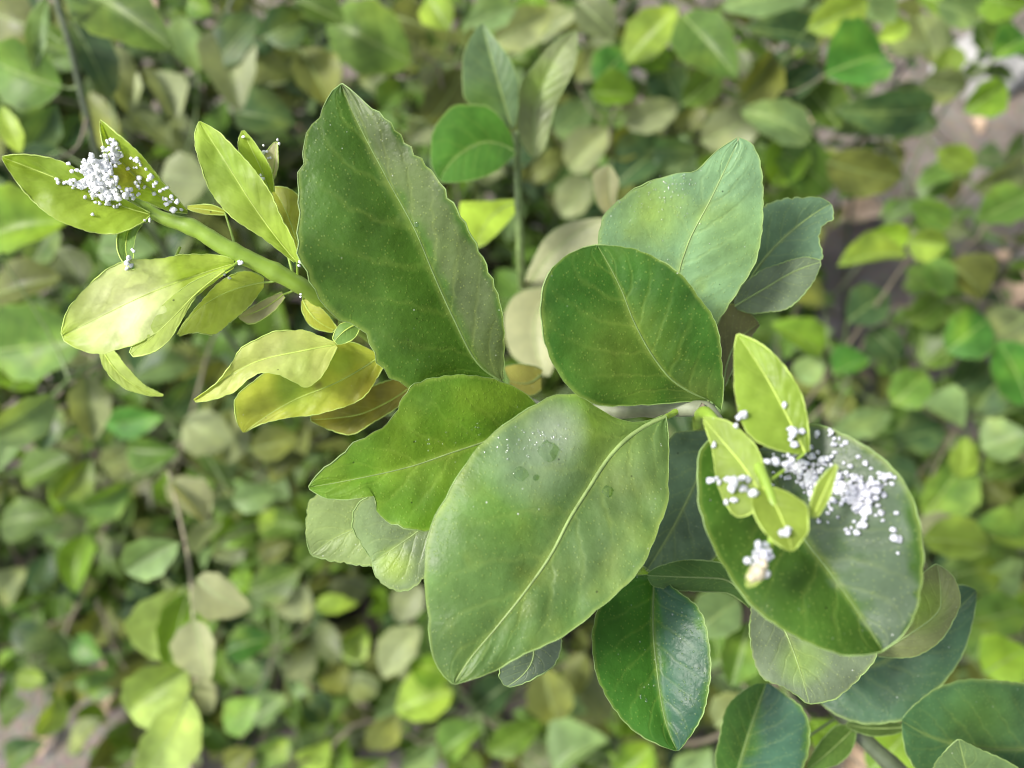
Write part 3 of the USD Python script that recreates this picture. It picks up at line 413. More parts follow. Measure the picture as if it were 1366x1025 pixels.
hero_leaf(sh, 'T3', [(686, 202), (650, 190), (615, 205), (586, 242)], [(686, 194), (672, 162), (642, 141), (610, 140), (589, 156), (575, 186), (575, 216), (584, 240)], [(687, 206), (660, 229), (626, 242), (592, 244)], (.260, .248), (.06, .165, .02), fold=.3, ser=.5, pet=(690, 242, .268), label='bright green rounded leaf curling at its edge')
hero_leaf(sh, 'T4', [(696, 268), (660, 285), (634, 332)], [(694, 266), (650, 268), (614, 269), (612, 290), (632, 330)], [(697, 272), (675, 300), (645, 328)], (.30, .29), 'lime', fold=.2, ser=.4, rows=26, cols=13, pet=(694, 300, .28))
hero_leaf(sh, 'T5', [(700, 395), (730, 345), (806, 293)], [(696, 390), (712, 345), (735, 310), (770, 294), (804, 291)], [(706, 400), (760, 380), (800, 330), (808, 294)], (.30, .29), (.30, .29, .16), fold=.2, ser=.4, rows=26, cols=13, pet=(697, 400, .33), under=True)
hero_leaf(sh, 'T6', [(735, 388), (712, 440), (730, 502)], [(730, 384), (690, 392), (672, 425), (680, 470), (706, 492), (726, 502)], [(738, 390), (748, 440), (740, 485), (733, 502)], (.29, .28), (.40, .38, .20), fold=.3, ser=.4, rows=26, cols=13, pet=(701, 410, .34), under=True)
hero_leaf(sh, 'T7', [(838, 300), (812, 262), (812, 222)], [(834, 300), (796, 270), (790, 235), (810, 220)], [(842, 298), (822, 265), (826, 245), (814, 221)], (.30, .28), (.36, .33, .2), fold=.9, ser=.3, rows=26, cols=13, pet=(700, 420, .35), under=True)
hero_leaf(sh, 'T8', [(722, 500), (700, 512), (680, 508)], [(724, 494), (690, 486), (672, 490)], [(722, 520), (706, 528), (678, 520)], (.21, .205), (.32, .31, .08), fold=.2, ser=.5, rows=20, cols=11, pet=(705, 470, .45))

# ---- white beads
def beads(name_label, spots, key, rad, lift, seed, wax=()):
    rng = np.random.default_rng(seed); P = []
    for (x, y_, sx, sy, n) in spots:
        for _ in range(n):
            a, b = x + rng.normal() * sx, y_ + rng.normal() * sy
            r = rad * rng.uniform(.5, 1.0) * (1.45 if rng.random() < .15 else 1)
            k = key
            if isinstance(key, (list, tuple)):
                k = min(key, key=lambda q: DEPTH[q][0].query([a, b])[0] * 1000 + np.mean(depth_on(q, a, b)))
            d, _i = DEPTH[k][0].query([a, b]); z0 = depth_on(k, a, b)
            p = at(a, b, z0 - r * 0.8)
            for _t in range(5):                             # heap up where others already lie
                if P and min(np.linalg.norm(p - q[0]) - (r + q[1]) * .8 for q in P) < 0: z0 -= r * .7; p = at(a, b, z0 - r * .8)
                else: break
            P.append((p, r))
    c0 = np.mean([p for p, r in P], 0)
    root = thing('bead_cluster', name_label, 'beads', loc=c0)
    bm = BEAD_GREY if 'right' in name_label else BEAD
    for i, (p, r) in enumerate(P):
        m = trimesh.creation.icosphere(1, r)
        v = m.vertices * (1 + .5 * (rng.random((len(m.vertices), 1)) - .5)) * rng.uniform(.72, 1.25, 3) + p
        put(root[0], 'bead', (v, m.faces), bm, True, off=root[1])
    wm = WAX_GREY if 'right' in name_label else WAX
    for (x, y_, rr, h) in wax:                              # ragged wax underneath, matted on the leaf
        k = key if isinstance(key, str) else min(key, key=lambda q: DEPTH[q][0].query([x, y_])[0] * 1000 + np.mean(depth_on(q, x, y_)))
        m = trimesh.creation.icosphere(3, 1.0); v = m.vertices; q = v * (1 + .9 * (meshkit.fbm(v * 2.3 + x, 4) - .5)[:, None] + .5 * (meshkit.noise(v * 9 + y_) - .5)[:, None])
        z0 = depth_on(k, x, y_); sc = rr * z0 / FPX
        put(root[0], 'wax', (at(x, y_, z0) + sc * (q[:, :1] * RIGHT + q[:, 1:2] * UP) - sc * h * q[:, 2:] * FWD, m.faces), wm, True, off=root[1])
beads('heap of tiny white waxy beads on the tip of the pale left shoot', [(134, 240, 12, 14, 120), (113, 221, 10, 6, 32), (148, 264, 9, 5, 26), (152, 206, 5, 11, 38), (178, 218, 7, 5, 9), (92, 243, 13, 2.5, 16), (192, 246, 10, 7, 16), (168, 258, 8, 5, 14), (218, 262, 9, 10, 9), (236, 275, 6, 4, 5)], ['L1', 'L2'], .00042, 0, 3, [(132, 238, 17, .5), (118, 226, 9, .5), (147, 258, 10, .5), (150, 210, 8, .5), (108, 244, 8, .4), (140, 222, 9, .5)])
beads('few white beads on the curled little leaf under the pale left tip', [(174, 350, 3, 8, 9), (196, 296, 4, 3, 3)], ['L15', 'L1'], .00042, 0, 4)
beads('few white beads behind the narrow young leaf of the left shoot', [(352, 238, 5, 3, 6), (356, 205, 4, 8, 5), (326, 183, 2, 2, 2), (368, 190, 3, 3, 2)], ['L4', 'L4b'], .00042, 0, 5)
beads('scattered white beads along the stem of the pale left shoot', [(303, 366, 3, 3, 3), (400, 352, 2, 2, 2), (401, 392, 3, 3, 2), (318, 352, 4, 3, 3)], ['L6', 'L8', 'L3'], .00042, 0, 6)
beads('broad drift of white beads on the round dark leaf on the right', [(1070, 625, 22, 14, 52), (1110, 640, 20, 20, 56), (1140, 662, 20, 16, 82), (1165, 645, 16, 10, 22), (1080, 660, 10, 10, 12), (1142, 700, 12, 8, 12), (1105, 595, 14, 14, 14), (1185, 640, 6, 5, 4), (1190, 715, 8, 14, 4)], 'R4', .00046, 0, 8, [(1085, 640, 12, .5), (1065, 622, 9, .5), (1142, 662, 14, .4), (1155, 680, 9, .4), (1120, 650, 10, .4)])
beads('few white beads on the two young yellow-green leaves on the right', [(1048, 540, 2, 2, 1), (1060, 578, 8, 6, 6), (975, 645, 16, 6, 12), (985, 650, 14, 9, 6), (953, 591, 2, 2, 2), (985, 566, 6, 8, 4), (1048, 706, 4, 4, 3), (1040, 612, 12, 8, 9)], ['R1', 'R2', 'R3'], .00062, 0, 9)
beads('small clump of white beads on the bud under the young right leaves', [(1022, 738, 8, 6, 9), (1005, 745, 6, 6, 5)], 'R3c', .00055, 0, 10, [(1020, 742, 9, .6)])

# ---- water drops
def drop(parent_name, label, key, x, y_, r, flat=.35, group=None):
    z0 = depth_on(key, x, y_); m = trimesh.creation.icosphere(3, 1.0); v = m.vertices.copy()
    v[:, 2] = np.where(v[:, 2] > 0, v[:, 2] * flat, v[:, 2] * .1); v[:, :2] *= 1 + .18 * (meshkit.noise(np.c_[np.sign(v[:, :2]) + v[:, :2] * 1.2, v[:, 2] * 0 + x]) - .5)[:, None] * 2
    d = .0002; tree, zz = DEPTH[key]
    px = [(x + a, y_ + b) for a, b in ((8, 0), (0, 8), (-8, 0), (0, -8))]; Q = [at(a, b, depth_on(key, a, b)) for a, b in px]
    n = np.cross(Q[0] - Q[2], Q[1] - Q[3]); n /= np.linalg.norm(n); n *= np.sign(n @ (EYE - Q[0]))
    t1 = np.cross(n, [0, 1, .3]); t1 /= np.linalg.norm(t1); t2 = np.cross(n, t1)
    return (v[:, :1] * t1 + v[:, 1:2] * t2 + v[:, 2:] * n) * r + at(x, y_, z0 - .00005), m.faces
for lab, key, x, y_, r in [('largest flat water drop near the top of the big front leaf', 'C4', 731, 602, .0019), ('second flat water drop lower on the big front leaf', 'C4', 695, 632, .0013),
                           ('small water drop right of the second drop on the front leaf', 'C4', 715, 637, .0006), ('water drop on the right half of the big front leaf', 'C4', 810, 655, .0011), ('small water drop on the midrib of the largest dark leaf', 'C1', 555, 300, .0006)]:
    o = drop('water_drop', lab, key, x, y_, r, .22); tag(put('/World', 'water_drop', o, DROP, True), lab, 'water drop')
def droplets(label, key, spots, seed):
    rng = np.random.default_rng(seed); V, F, n = [], [], 0
    for x, y_, sx, sy, k in spots:
        for _ in range(k):
            a, b = x + rng.normal() * sx, y_ + rng.normal() * sy
            if DEPTH[key][0].query([a, b])[0] > 9: continue
            v, f = drop('', '', key, a, b, rng.uniform(.0001, .0003), .7); V.append(v); F.append(f + n); n += len(v)
    tag(put('/World', 'droplets', (np.vstack(V), np.vstack(F)), DEW, True), label, 'droplets', kind='stuff')
droplets('fine dew droplets on the pale notched leaf', 'C7', [(905, 245, 25, 9, 30), (870, 270, 20, 15, 26), (910, 275, 20, 25, 22)], 1)
droplets('fine dew droplets on the top of the big front leaf', 'C4', [(720, 585, 30, 10, 34), (740, 580, 16, 8, 16), (690, 600, 14, 12, 12)], 2)
droplets('fine dew droplets on the fresh green leaf pointing left', 'C3', [(575, 590, 10, 5, 9), (640, 572, 6, 6, 8)], 3)
droplets('fine dew droplets on the blue-green leaf at the bottom', 'R10', [(860, 930, 8, 10, 5), (910, 830, 20, 15, 6)], 4)

# ---------------------------------------------------------------- blurred shoots behind, read off the photograph
def soft_leaf(base, tip, normal, width, fold, curl, rows=12, cols=9, twist=0.0):
    rs = np.random.default_rng(int(abs(base[0] * 7919 + base[1] * 104729 + width * 1e6)) % (2 ** 31)); pw, sk, dr, hook = rs.uniform(.58, .88), rs.uniform(.78, 1.0), rs.uniform(-.05, .2), rs.normal() * .09
    ax = tip - base; Ln = np.linalg.norm(ax); ax = ax / Ln; side = np.cross(ax, normal); side /= np.linalg.norm(side); nn = np.cross(side, ax)
    u = np.linspace(0, 1, rows)[:, None]; v = np.linspace(-1, 1, cols)[None, :]
    w = np.sin(np.pi * np.clip(u, 0, 1) ** sk) ** pw * width / 2 * (1 + .06 * np.sin(u * 23 + np.sign(v)) + .08 * np.sign(v) * rs.normal())
    x = v * w; tw = twist * (u - .5)
    x = x + hook * Ln * (u ** 2 - u)
    h = fold * np.abs(v * w) + curl * Ln * np.sin(np.pi * u) - dr * Ln * u ** 2 + .02 * Ln * np.sin(7 * u + 3 * v) * np.abs(v)
    P = base + (u * Ln)[..., None] * ax + (x * np.cos(tw))[..., None] * side + (h + x * np.sin(tw))[..., None] * nn
    V = P.reshape(-1, 3); Fc = face_towards(V, grid_faces(rows, cols), normal)
    uv = np.stack(np.broadcast_arrays((v + 1) / 2, u), -1).reshape(-1, 2)
    return V, Fc, uv, P[:, cols // 2]

FARC = dict(C); FARC.update(fresh=(.085, .165, .028), light=(.14, .22, .08), bright=(.12, .22, .02), lime=(.19, .285, .04), pale=(.17, .20, .085), cream=(.27, .28, .14), straw=(.22, .31, .075), mid=(.072, .128, .02), olive=(.105, .125, .03), blue=(.042, .085, .032), grey=(.115, .145, .06), green=(.045, .14, .02))
def bg_shoot(label, z, leaves, stem=None, stem_mat=WOOD, group=None, wood_r=.0016):
    """leaves: (base x, y, tip x, y, width, colour[, extra depth]) in pixels; the shoot's stem runs back towards the ground."""
    A = np.array([l[:2] for l in leaves], float); cx, cy = A.mean(0); rng = np.random.default_rng(int(cx * 7 + cy))
    root = thing('lime_shoot', label, 'plant shoot', group, loc=at(cx, cy, z))
    if stem is None:
        o = at(cx, cy, z + .035); g = np.array([o[0] + rng.uniform(-.05, .05), o[1] + rng.uniform(-.02, .1), -0.01]); s = np.linspace(0, 1, 14)[:, None]
        P = o * (1 - s) + g * s + np.array([rng.uniform(-.03, .03), rng.uniform(-.03, .03), 0]) * np.sin(np.pi * s); R = np.linspace(wood_r * .6, wood_r * 1.8, 14)
    else:
        Q = spline(stem, 24); P = at(Q[:, 0], Q[:, 1], Q[:, 2]); R = np.linspace(wood_r * .8, wood_r * 1.2, 24)
        o = P[-1]; s = np.linspace(0, 1, 10)[1:, None]; g = np.array([o[0], o[1] + .06, -.01]); P = np.vstack([P, o * (1 - s) + g * s]); R = np.r_[R, np.linspace(wood_r * 1.2, wood_r * 2, 9)]
    put(root[0], 'stem', tube(P, R, 8), stem_mat, True, off=root[1])
    for l in leaves:
        x0, y0, x1, y1, w, k = l[:6]; zz = z + (l[6] if len(l) > 6 else 0) + rng.normal() * .012; Lp = math.hypot(x1 - x0, y1 - y0)
        dz = rng.normal() * .12 * Lp * zz / FPX
        b, t_ = at(x0, y0, zz + abs(dz)), at(x1, y1, zz - dz)
        n = EYE - b; n /= np.linalg.norm(n); n = n + rng.normal(size=3) * .36 + np.array([0, 0, .25])
        V, Fc, uv, midl = soft_leaf(b, t_, n, w * zz / FPX * 1.12, rng.uniform(.1, .95), rng.uniform(-.02, .1), twist=rng.normal() * .3)
        und = k in ('pale', 'cream') 
        if und and rng.random() < .7: Fc = Fc[:, ::-1]
        base = np.array(FARC[k]); jit = 1 + rng.normal() * .12
        m = np.clip((meshkit.fbm(np.c_[V * 55, ][:, :3] + cx, 3) - .5) * 3.2, -1, 1)[:, None]
        col = np.clip(base * jit * (1 + .3 * m) + np.maximum(m, 0) * np.array([.07, .065, 0]), .01, .8)
        lf = put(root[0], 'leaf', (V, Fc), FAR, True, uv, col, root[1])
        if w > 40: put(lf, 'midrib', tube(midl + n / np.linalg.norm(n) * .0001, np.linspace(.0004, .00012, len(midl)), 5), RIB_PALE, True, off=root[1])
        q = P[np.argmin(np.linalg.norm(P - b, axis=1))]; s = np.linspace(0, 1, 7)[:, None]
        put(root[0], 'petiole', tube(b * (1 - s) + q * s + np.array([0, 0, -.2]) * np.linalg.norm(q - b) * np.sin(np.pi * s), np.linspace(.0004, .0008, 7), 5), STEM_GREEN if rng.random() < .6 else WOOD, True, off=root[1])

bg_shoot('dark-stemmed lime shoot with big glossy leaves in the top left corner', .36, [(84, 116, -15, 78, 80, 'fresh'), (60, 40, -30, 10, 70, 'olive', .03), (62, -5, 44, 96, 24, 'light', -.01), (90, -20, 226, 64, 84, 'mid', -.02), (96, 25, 148, 132, 48, 'blue', .05),
    (28, 206, 2, 140, 26, 'lime', -.06), (40, 200, 76, 140, 40, 'blue', .06), (80, 200, 20, 240, 46, 'blue', .07), (130, 60, 175, 130, 50, 'pale', .09), (150, 205, 120, 120, 40, 'olive', .1)],
    stem=[(70, -40, .34), (78, 10, .345), (92, 55, .35), (106, 115, .36), (120, 170, .37), (130, 210, .385)], stem_mat=STEM_DARK, wood_r=.0014)
bg_shoot('blurred grey-green lime shoot between the top left stem and the tallest leaf', .46, [(300, 40, 318, 142, 66, 'pale'), (285, 90, 345, 20, 46, 'blue'), (370, 60, 290, 30, 46, 'blue'), (352, 50, 412, 22, 48, 'blue', -.01), (395, 0, 458, 28, 52, 'mid'), (300, 70, 388, 98, 50, 'grey', .02), (312, 150, 392, 160, 58, 'blue', .03), (400, 65, 440, 140, 58, 'olive', .03),
    (215, 235, 280, 240, 70, 'pale', .03), (150, 90, 175, 150, 42, 'pale', .05), (205, 95, 235, 160, 46, 'pale', .06), (180, 150, 230, 195, 40, 'grey', .07), (240, 150, 256, 220, 40, 'grey', .08), (330, 0, 300, 40, 40, 'grey', .05), (350, 110, 400, 70, 40, 'grey', .05), (240, 20, 265, 95, 40, 'light', .05), (250, 0, 285, 18, 34, 'fresh')], stem=[(320, -30, .47), (305, 10, .47), (288, 40, .49), (262, 90, .52), (240, 160, .56)], stem_mat=STEM_DARK, wood_r=.0013)
bg_shoot('dim dark green lime shoot above the tip of the tallest leaf', .48, [(550, 85, 430, 20, 82, 'mid'), (560, 60, 462, 72, 52, 'blue', .03), (600, 40, 572, -10, 44, 'lime'), (625, 35, 690, 2, 44, 'light'), (660, 58, 738, 14, 50, 'pale', -.01), (712, 50, 772, 20, 40, 'pale', .02), (528, 100, 556, 42, 26, 'cream', .03), (560, 110, 616, 78, 44, 'pale', .04), (568, 165, 616, 92, 50, 'olive', .05), (510, 150, 540, 104, 34, 'fresh', .05), (770, 2, 820, 50, 46, 'grey'), (520, 20, 575, 40, 50, 'olive', .04), (480, 110, 515, 88, 36, 'grey', .08), (545, 190, 575, 160, 36, 'pale', .1)])
bg_shoot('bright curled lime shoot right of the upright three-leaf sprig', .5, [(835, 85, 905, 8, 62, 'lime'), (900, 88, 832, 60, 40, 'bright', .01), (795, 112, 842, 62, 46, 'green', .02), (788, 125, 852, 126, 42, 'bright', .02), (880, 85, 908, 150, 48, 'blue', .03), (832, 165, 906, 140, 38, 'pale', .04), (820, 250, 895, 192, 60, 'blue', .05), (760, 228, 812, 172, 48, 'pale', .05), (740, 180, 792, 138, 44, 'light', .06), (750, 290, 790, 232, 44, 'pale', .07), (870, 200, 930, 200, 44, 'blue', .05), (850, 175, 800, 205, 40, 'olive', .06), (770, 110, 800, 60, 40, 'grey', .07)])
bg_shoot('broad-leaved lime shoot filling the top edge right of centre', .47, [(910, 20, 982, 100, 66, 'fresh'), (960, 12, 1082, -5, 56, 'light'), (1075, 40, 1165, -2, 48, 'lime', -.02), (1100, 100, 1186, 66, 88, 'green', -.03), (1090, 55, 1005, 30, 48, 'blue', .02), (985, 135, 1040, 72, 52, 'olive', .02), (1030, 135, 1092, 85, 54, 'blue', .04), (1120, 172, 1072, 108, 48, 'mid', .02), (935, 190, 1020, 150, 56, 'pale', .03), (1082, 185, 990, 145, 50, 'light', .01), (910, 140, 965, 90, 44, 'mid', .05), (1145, 10, 1200, 25, 36, 'light', .03), (905, 175, 930, 125, 40, 'olive', .06), (1060, 60, 1100, 20, 44, 'olive', .06)])
bg_shoot('dark bluish lime shoot with two long leaves right of the notched pale leaf', .52, [(1245, 145, 1112, 148, 52, 'blue'), (1252, 165, 1112, 178, 56, 'blue', .02), (1108, 255, 1036, 198, 58, 'fresh', .01), (1102, 215, 1205, 240, 58, 'olive', .0), (1185, 60, 1236, 62, 46, 'grey', .04), (1230, 110, 1290, 120, 44, 'grey', .04), (1170, 55, 1212, 35, 30, 'lime', .02), (1030, 250, 1070, 180, 52, 'bright', .04), (1120, 265, 1190, 215, 46, 'fresh', .05), (1040, 300, 1080, 240, 46, 'mid', .07)])
bg_shoot('bright lime shoot against bare soil in the top right corner', .58, [(1285, 150, 1350, 110, 44, 'bright'), (1325, 80, 1372, 48, 46, 'green', -.02), (1250, 5, 1310, 25, 44, 'light'), (1300, -10, 1370, 10, 44, 'bright'), (1250, 110, 1275, 60, 32, 'lime', .02), (1255, 90, 1225, 20, 44, 'grey', .04), (1300, 30, 1340, 60, 36, 'fresh', .03), (1366, 210, 1300, 250, 56, 'grey', .03), (1372, 260, 1310, 290, 50, 'fresh', .03), (1250, 200, 1300, 225, 34, 'lime', .06), (1280, 20, 1225, -12, 46, 'fresh', .05)], stem=[(1380, 40, .6), (1320, 85, .6), (1270, 130, .62), (1200, 290, .7)], stem_mat=STEM_GREY, wood_r=.0012)
bg_shoot('pair of bright yellow-green leaves on a sprig right of the torn leaf', .5, [(1210, 340, 1124, 345, 46, 'lime'), (1210, 322, 1265, 330, 44, 'lime', .01), (1215, 310, 1150, 322, 34, 'bright', .02), (1268, 300, 1212, 270, 34, 'fresh', .04), (1240, 345, 1262, 398, 40, 'fresh', .03), (1262, 350, 1318, 400, 50, 'olive', .04), (1180, 300, 1240, 265, 32, 'light', .05)])
bg_shoot('blurred green lime shoot right of the young leaf with beads', .56, [(1095, 470, 1040, 430, 44, 'bright'), (1062, 505, 1098, 478, 36, 'light', .01), (1112, 500, 1158, 475, 46, 'green', .0), (1130, 430, 1190, 390, 52, 'blue', .04), (1160, 440, 1200, 480, 42, 'blue', .05), (1190, 540, 1240, 495, 50, 'fresh', .02), (1110, 575, 1192, 552, 40, 'light', .03), (1140, 530, 1100, 555, 36, 'olive', .04), (1190, 590, 1262, 572, 52, 'blue', .05), (1100, 400, 1050, 395, 40, 'olive', .06), (1170, 620, 1225, 640, 44, 'blue', .06)])
bg_shoot('round-leaved lime shoot at the right edge of the picture, mid height', .55, [(1262, 470, 1322, 425, 62, 'green'), (1232, 490, 1290, 440, 56, 'mid', .02), (1372, 420, 1316, 450, 62, 'grey'), (1372, 540, 1335, 455, 62, 'green', -.01), (1230, 540, 1288, 570, 60, 'light', .01), (1282, 637, 1290, 583, 32, 'lime', -.02), (1232, 690, 1290, 610, 64, 'fresh', .0), (1310, 600, 1372, 580, 56, 'light', .01), (1315, 640, 1366, 612, 48, 'mid', .03), (1212, 430, 1262, 395, 42, 'mid', .03), (1320, 720, 1372, 660, 62, 'mid', .03), (1300, 550, 1340, 500, 48, 'blue', .05), (1270, 520, 1310, 470, 44, 'blue', .06)])
bg_shoot('yellowing lime leaves right of the round beaded leaf', .44, [(1228, 720, 1325, 728, 50, 'lime'), (1222, 700, 1280, 705, 40, 'cream', .02), (1255, 775, 1335, 755, 56, 'mid', .04), (1290, 830, 1368, 810, 54, 'fresh', .03), (1312, 900, 1372, 865, 62, 'bright', .02), (1310, 770, 1370, 770, 48, 'light', .05), (1240, 830, 1228, 770, 38, 'bright', -.02), (1300, 880, 1320, 820, 50, 'fresh', .06), (1300, 700, 1360, 720, 40, 'fresh', .06)])
bg_shoot('yellow-green leaves showing between the two dark leaves at the bottom right', .34, [(985, 800, 918, 850, 56, 'light'), (1000, 830, 975, 915, 48, 'fresh', .01), (1160, 1030, 1212, 975, 58, 'bright', -.02), (960, 880, 940, 800, 50, 'fresh', .05), (955, 970, 1000, 930, 44, 'grey', .06), (1110, 990, 1080, 960, 40, 'bright', .0), (990, 770, 930, 780, 44, 'bright', .03), (1160, 960, 1195, 1000, 40, 'lime', .02)])
bg_shoot('mottled green lime shoot along the left edge at mid height', .4, [(-15, 320, 78, 292, 84, 'bright'), (-10, 395, 85, 372, 62, 'olive', .04), (-20, 470, 118, 452, 92, 'fresh', .03), (70, 528, -30, 590, 48, 'light', -.03), (66, 534, -10, 630, 42, 'light', -.02), (132, 335, 204, 330, 50, 'light', .02), (110, 500, 122, 592, 46, 'pale', .05), (140, 440, 115, 505, 40, 'pale', .06), (75, 545, 55, 600, 34, 'blue', .06), (15, 520, 40, 480, 50, 'bright', .05), (75, 300, 40, 350, 50, 'blue', .08), (110, 385, 80, 330, 44, 'grey', .07)], stem=[(-30, 600, .38), (40, 548, .38), (72, 526, .385), (95, 505, .4), (140, 480, .45)], stem_mat=STEM_GREEN, wood_r=.001)
bg_shoot('tan twig with pale grey-backed leaves left of the lowest yellow leaf', .55, [(245, 560, 312, 592, 56, 'pale'), (310, 545, 300, 622, 50, 'pale', .02), (140, 568, 212, 560, 40, 'green'), (225, 640, 278, 690, 44, 'cream'), (130, 630, 185, 598, 48, 'grey', .02), (170, 600, 232, 604, 42, 'fresh', .02), (110, 680, 172, 650, 46, 'fresh', .03), (76, 670, 122, 620, 44, 'mid', .03), (335, 600, 400, 585, 42, 'olive', .02), (310, 670, 372, 660, 38, 'light', .02), (180, 500, 222, 410, 50, 'blue', .03), (220, 560, 265, 500, 46, 'blue', .05), (300, 480, 262, 540, 40, 'olive', .06), (360, 640, 410, 610, 40, 'olive', .05), (30, 640, 90, 610, 48, 'mid', .06)], stem=[(290, 440, .50), (278, 468, .51), (266, 515, .53), (250, 570, .58), (238, 610, .64)], stem_mat=TWIG, wood_r=.001)
bg_shoot('hanging tan twig with pale and yellow-green leaves at the lower left', .42, [(240, 724, 162, 768, 52, 'light', -.02), (246, 782, 196, 890, 82, 'straw', .0), (252, 790, 226, 892, 56, 'bright', -.02), (262, 772, 332, 814, 52, 'cream', -.02), (258, 826, 278, 908, 58, 'cream', -.03), (250, 888, 168, 954, 74, 'straw', -.02), (252, 928, 186, 1040, 68, 'straw', -.035), (268, 900, 280, 955, 24, 'cream', -.02), (228, 640, 276, 694, 44, 'cream', .0)],
    stem=[(225, 630, .43), (240, 690, .415), (252, 750, .41), (258, 820, .40), (262, 905, .40), (257, 980, .405), (255, 1060, .42)], stem_mat=TWIG, wood_r=.0010)
bg_shoot('small dark green leaves on bare twigs at the left edge, below mid height', .72, [(0, 700, 75, 690, 52, 'mid'), (40, 790, 68, 738, 38, 'blue'), (0, 800, 30, 760, 44, 'grey'), (15, 840, 70, 860, 40, 'blue', .03), (20, 905, 62, 908, 26, 'lime'), (56, 985, 76, 925, 36, 'lime', -.02), (80, 935, 122, 895, 38, 'olive', .02), (90, 1005, 124, 960, 36, 'grey', .03), (0, 960, 40, 940, 36, 'mid', .04), (100, 850, 135, 880, 32, 'green', .04), (60, 720, 110, 700, 34, 'fresh', .04), (-5, 900, 20, 870, 34, 'fresh', .03), (120, 930, 160, 905, 32, 'fresh', .04), (10, 1020, 60, 990, 40, 'blue', .04)])
bg_shoot('small blurred leaves right of the hanging twig at the lower left', .66, [(345, 705, 396, 690, 30, 'lime'), (302, 870, 362, 850, 46, 'green', -.02), (332, 790, 402, 760, 48, 'mid'), (372, 820, 408, 784, 40, 'pale'), (420, 806, 478, 806, 24, 'lime', -.01), (450, 872, 490, 838, 42, 'lime'), (380, 905, 420, 862, 38, 'pale', .02), (300, 975, 342, 935, 44, 'fresh'), (335, 960, 382, 930, 38, 'light', .02), (402, 1025, 440, 990, 40, 'lime'), (285, 745, 330, 715, 38, 'grey', .02), (345, 740, 390, 725, 34, 'olive', .03), (400, 760, 440, 725, 40, 'mid', .03), (430, 700, 395, 660, 38, 'fresh', .03), (425, 830, 450, 880, 34, 'grey', .03), (340, 1015, 390, 985, 38, 'mid', .04), (440, 960, 400, 930, 38, 'blue', .04), (300, 1025, 340, 1000, 34, 'olive', .04), (430, 920, 465, 890, 36, 'olive', .05), (310, 890, 350, 910, 34, 'light', .05)])
bg_shoot('bright yellow-green sprig directly below the tip of the big front leaf', .58, [(605, 925, 525, 945, 62, 'lime'), (600, 900, 545, 885, 40, 'bright', .01), (650, 1005, 722, 965, 38, 'bright'), (560, 835, 510, 905, 46, 'pale', .02), (530, 840, 560, 915, 40, 'pale', .03), (725, 890, 745, 968, 58, 'olive', .01), (740, 1030, 808, 980, 62, 'light'), (632, 950, 690, 905, 46, 'blue', .03), (590, 1005, 642, 965, 44, 'fresh', .03), (490, 1000, 532, 960, 40, 'olive', .03), (770, 900, 820, 960, 50, 'pale', .04), (640, 1040, 600, 1000, 44, 'mid', .04), (500, 930, 470, 900, 38, 'grey', .05), (780, 870, 760, 930, 40, 'olive', .05), (540, 1030, 580, 990, 40, 'light', .05), (470, 1040, 520, 1010, 44, 'mid', .05), (700, 1030, 740, 1000, 40, 'grey', .05), (830, 1030, 870, 995, 50, 'bright', .02), (900, 1035, 950, 1000, 48, 'light', .03), (560, 780, 530, 830, 40, 'pale', .06)])

# ---------------------------------------------------------------- undergrowth sprigs: eight kinds, copied
def sprig(idx, seed):
    rng = np.random.default_rng(seed)
    root = UsdGeom.Xform.Define(stage, path_for('/World', 'background_sprig')).GetPrim()
    H = .20; s = np.linspace(-1.4, 1, 16); bend = rng.normal(size=2) * .05
    P = np.stack([bend[0] * s ** 2, bend[1] * s ** 2, s * H], 1)
    put(root, 'stem', tube(P, np.linspace(.0024, .0009, 16), 6), STEM_DARK if idx % 2 else WOOD, True)
    n = 26
    for i in range(n):
        k = -.55 + 1.55 * i / (n - 1); c = np.array([np.interp(k, s, P[:, q]) for q in range(3)]); a = i * 2.4 + rng.normal() * .3
        up = .15 + .5 * max(k, 0) ** 2 + rng.normal() * .15; d = np.array([math.cos(a), math.sin(a), up]); d /= np.linalg.norm(d)
        Ln = rng.uniform(.026, .046) * (1 - .25 * (i > n - 3)); b = c + d * .008
        V, Fc, uv, ml = soft_leaf(b, b + d * Ln, np.array([rng.normal() * .4 - d[0] * .3, rng.normal() * .4 - d[1] * .3, 1]), Ln * rng.uniform(.48, .7), rng.uniform(.05, .9), rng.uniform(-.05, .12), 9, 7, rng.normal() * .4)
        kind = rng.choice(['mid', 'blue', 'grey', 'olive', 'fresh', 'light', 'pale', 'bright'], p=[.20, .10, .11, .18, .18, .1, .05, .08])
        base = np.array(FARC[kind]) * rng.uniform(.7, 1.15)
        m = np.clip((meshkit.fbm(V * 55 + seed, 3) - .5) * 3, -1, 1)[:, None]
        if kind == 'pale': Fc = Fc[:, ::-1]
        put(root, 'leaf', (V, Fc), FAR, True, uv, np.clip(base * (1 + .3 * m), .01, .8))
        put(root, 'petiole', tube(np.array([c, (c + b) / 2 - [0, 0, .001], b]), [.0008, .0006, .0005], 5), STEM_GREEN, True)
    return root
protos = [sprig(i, 100 + i) for i in range(8)]
def zfront(px, py):
    """How far back the undergrowth starts: nearer at the top of the picture, deeper at the lower left."""
    fx, fy = np.clip(px / PW, 0, 1), np.clip(py / PH, 0, 1)
    return (.56 * (1 - fx) + .64 * fx) * (1 - fy) + (.80 * (1 - fx) + .66 * fx) * fy
rng = np.random.default_rng(21); first = set()
cells = [(i, j) for i in range(-3, 16) for j in range(-2, 12)]
count = 0
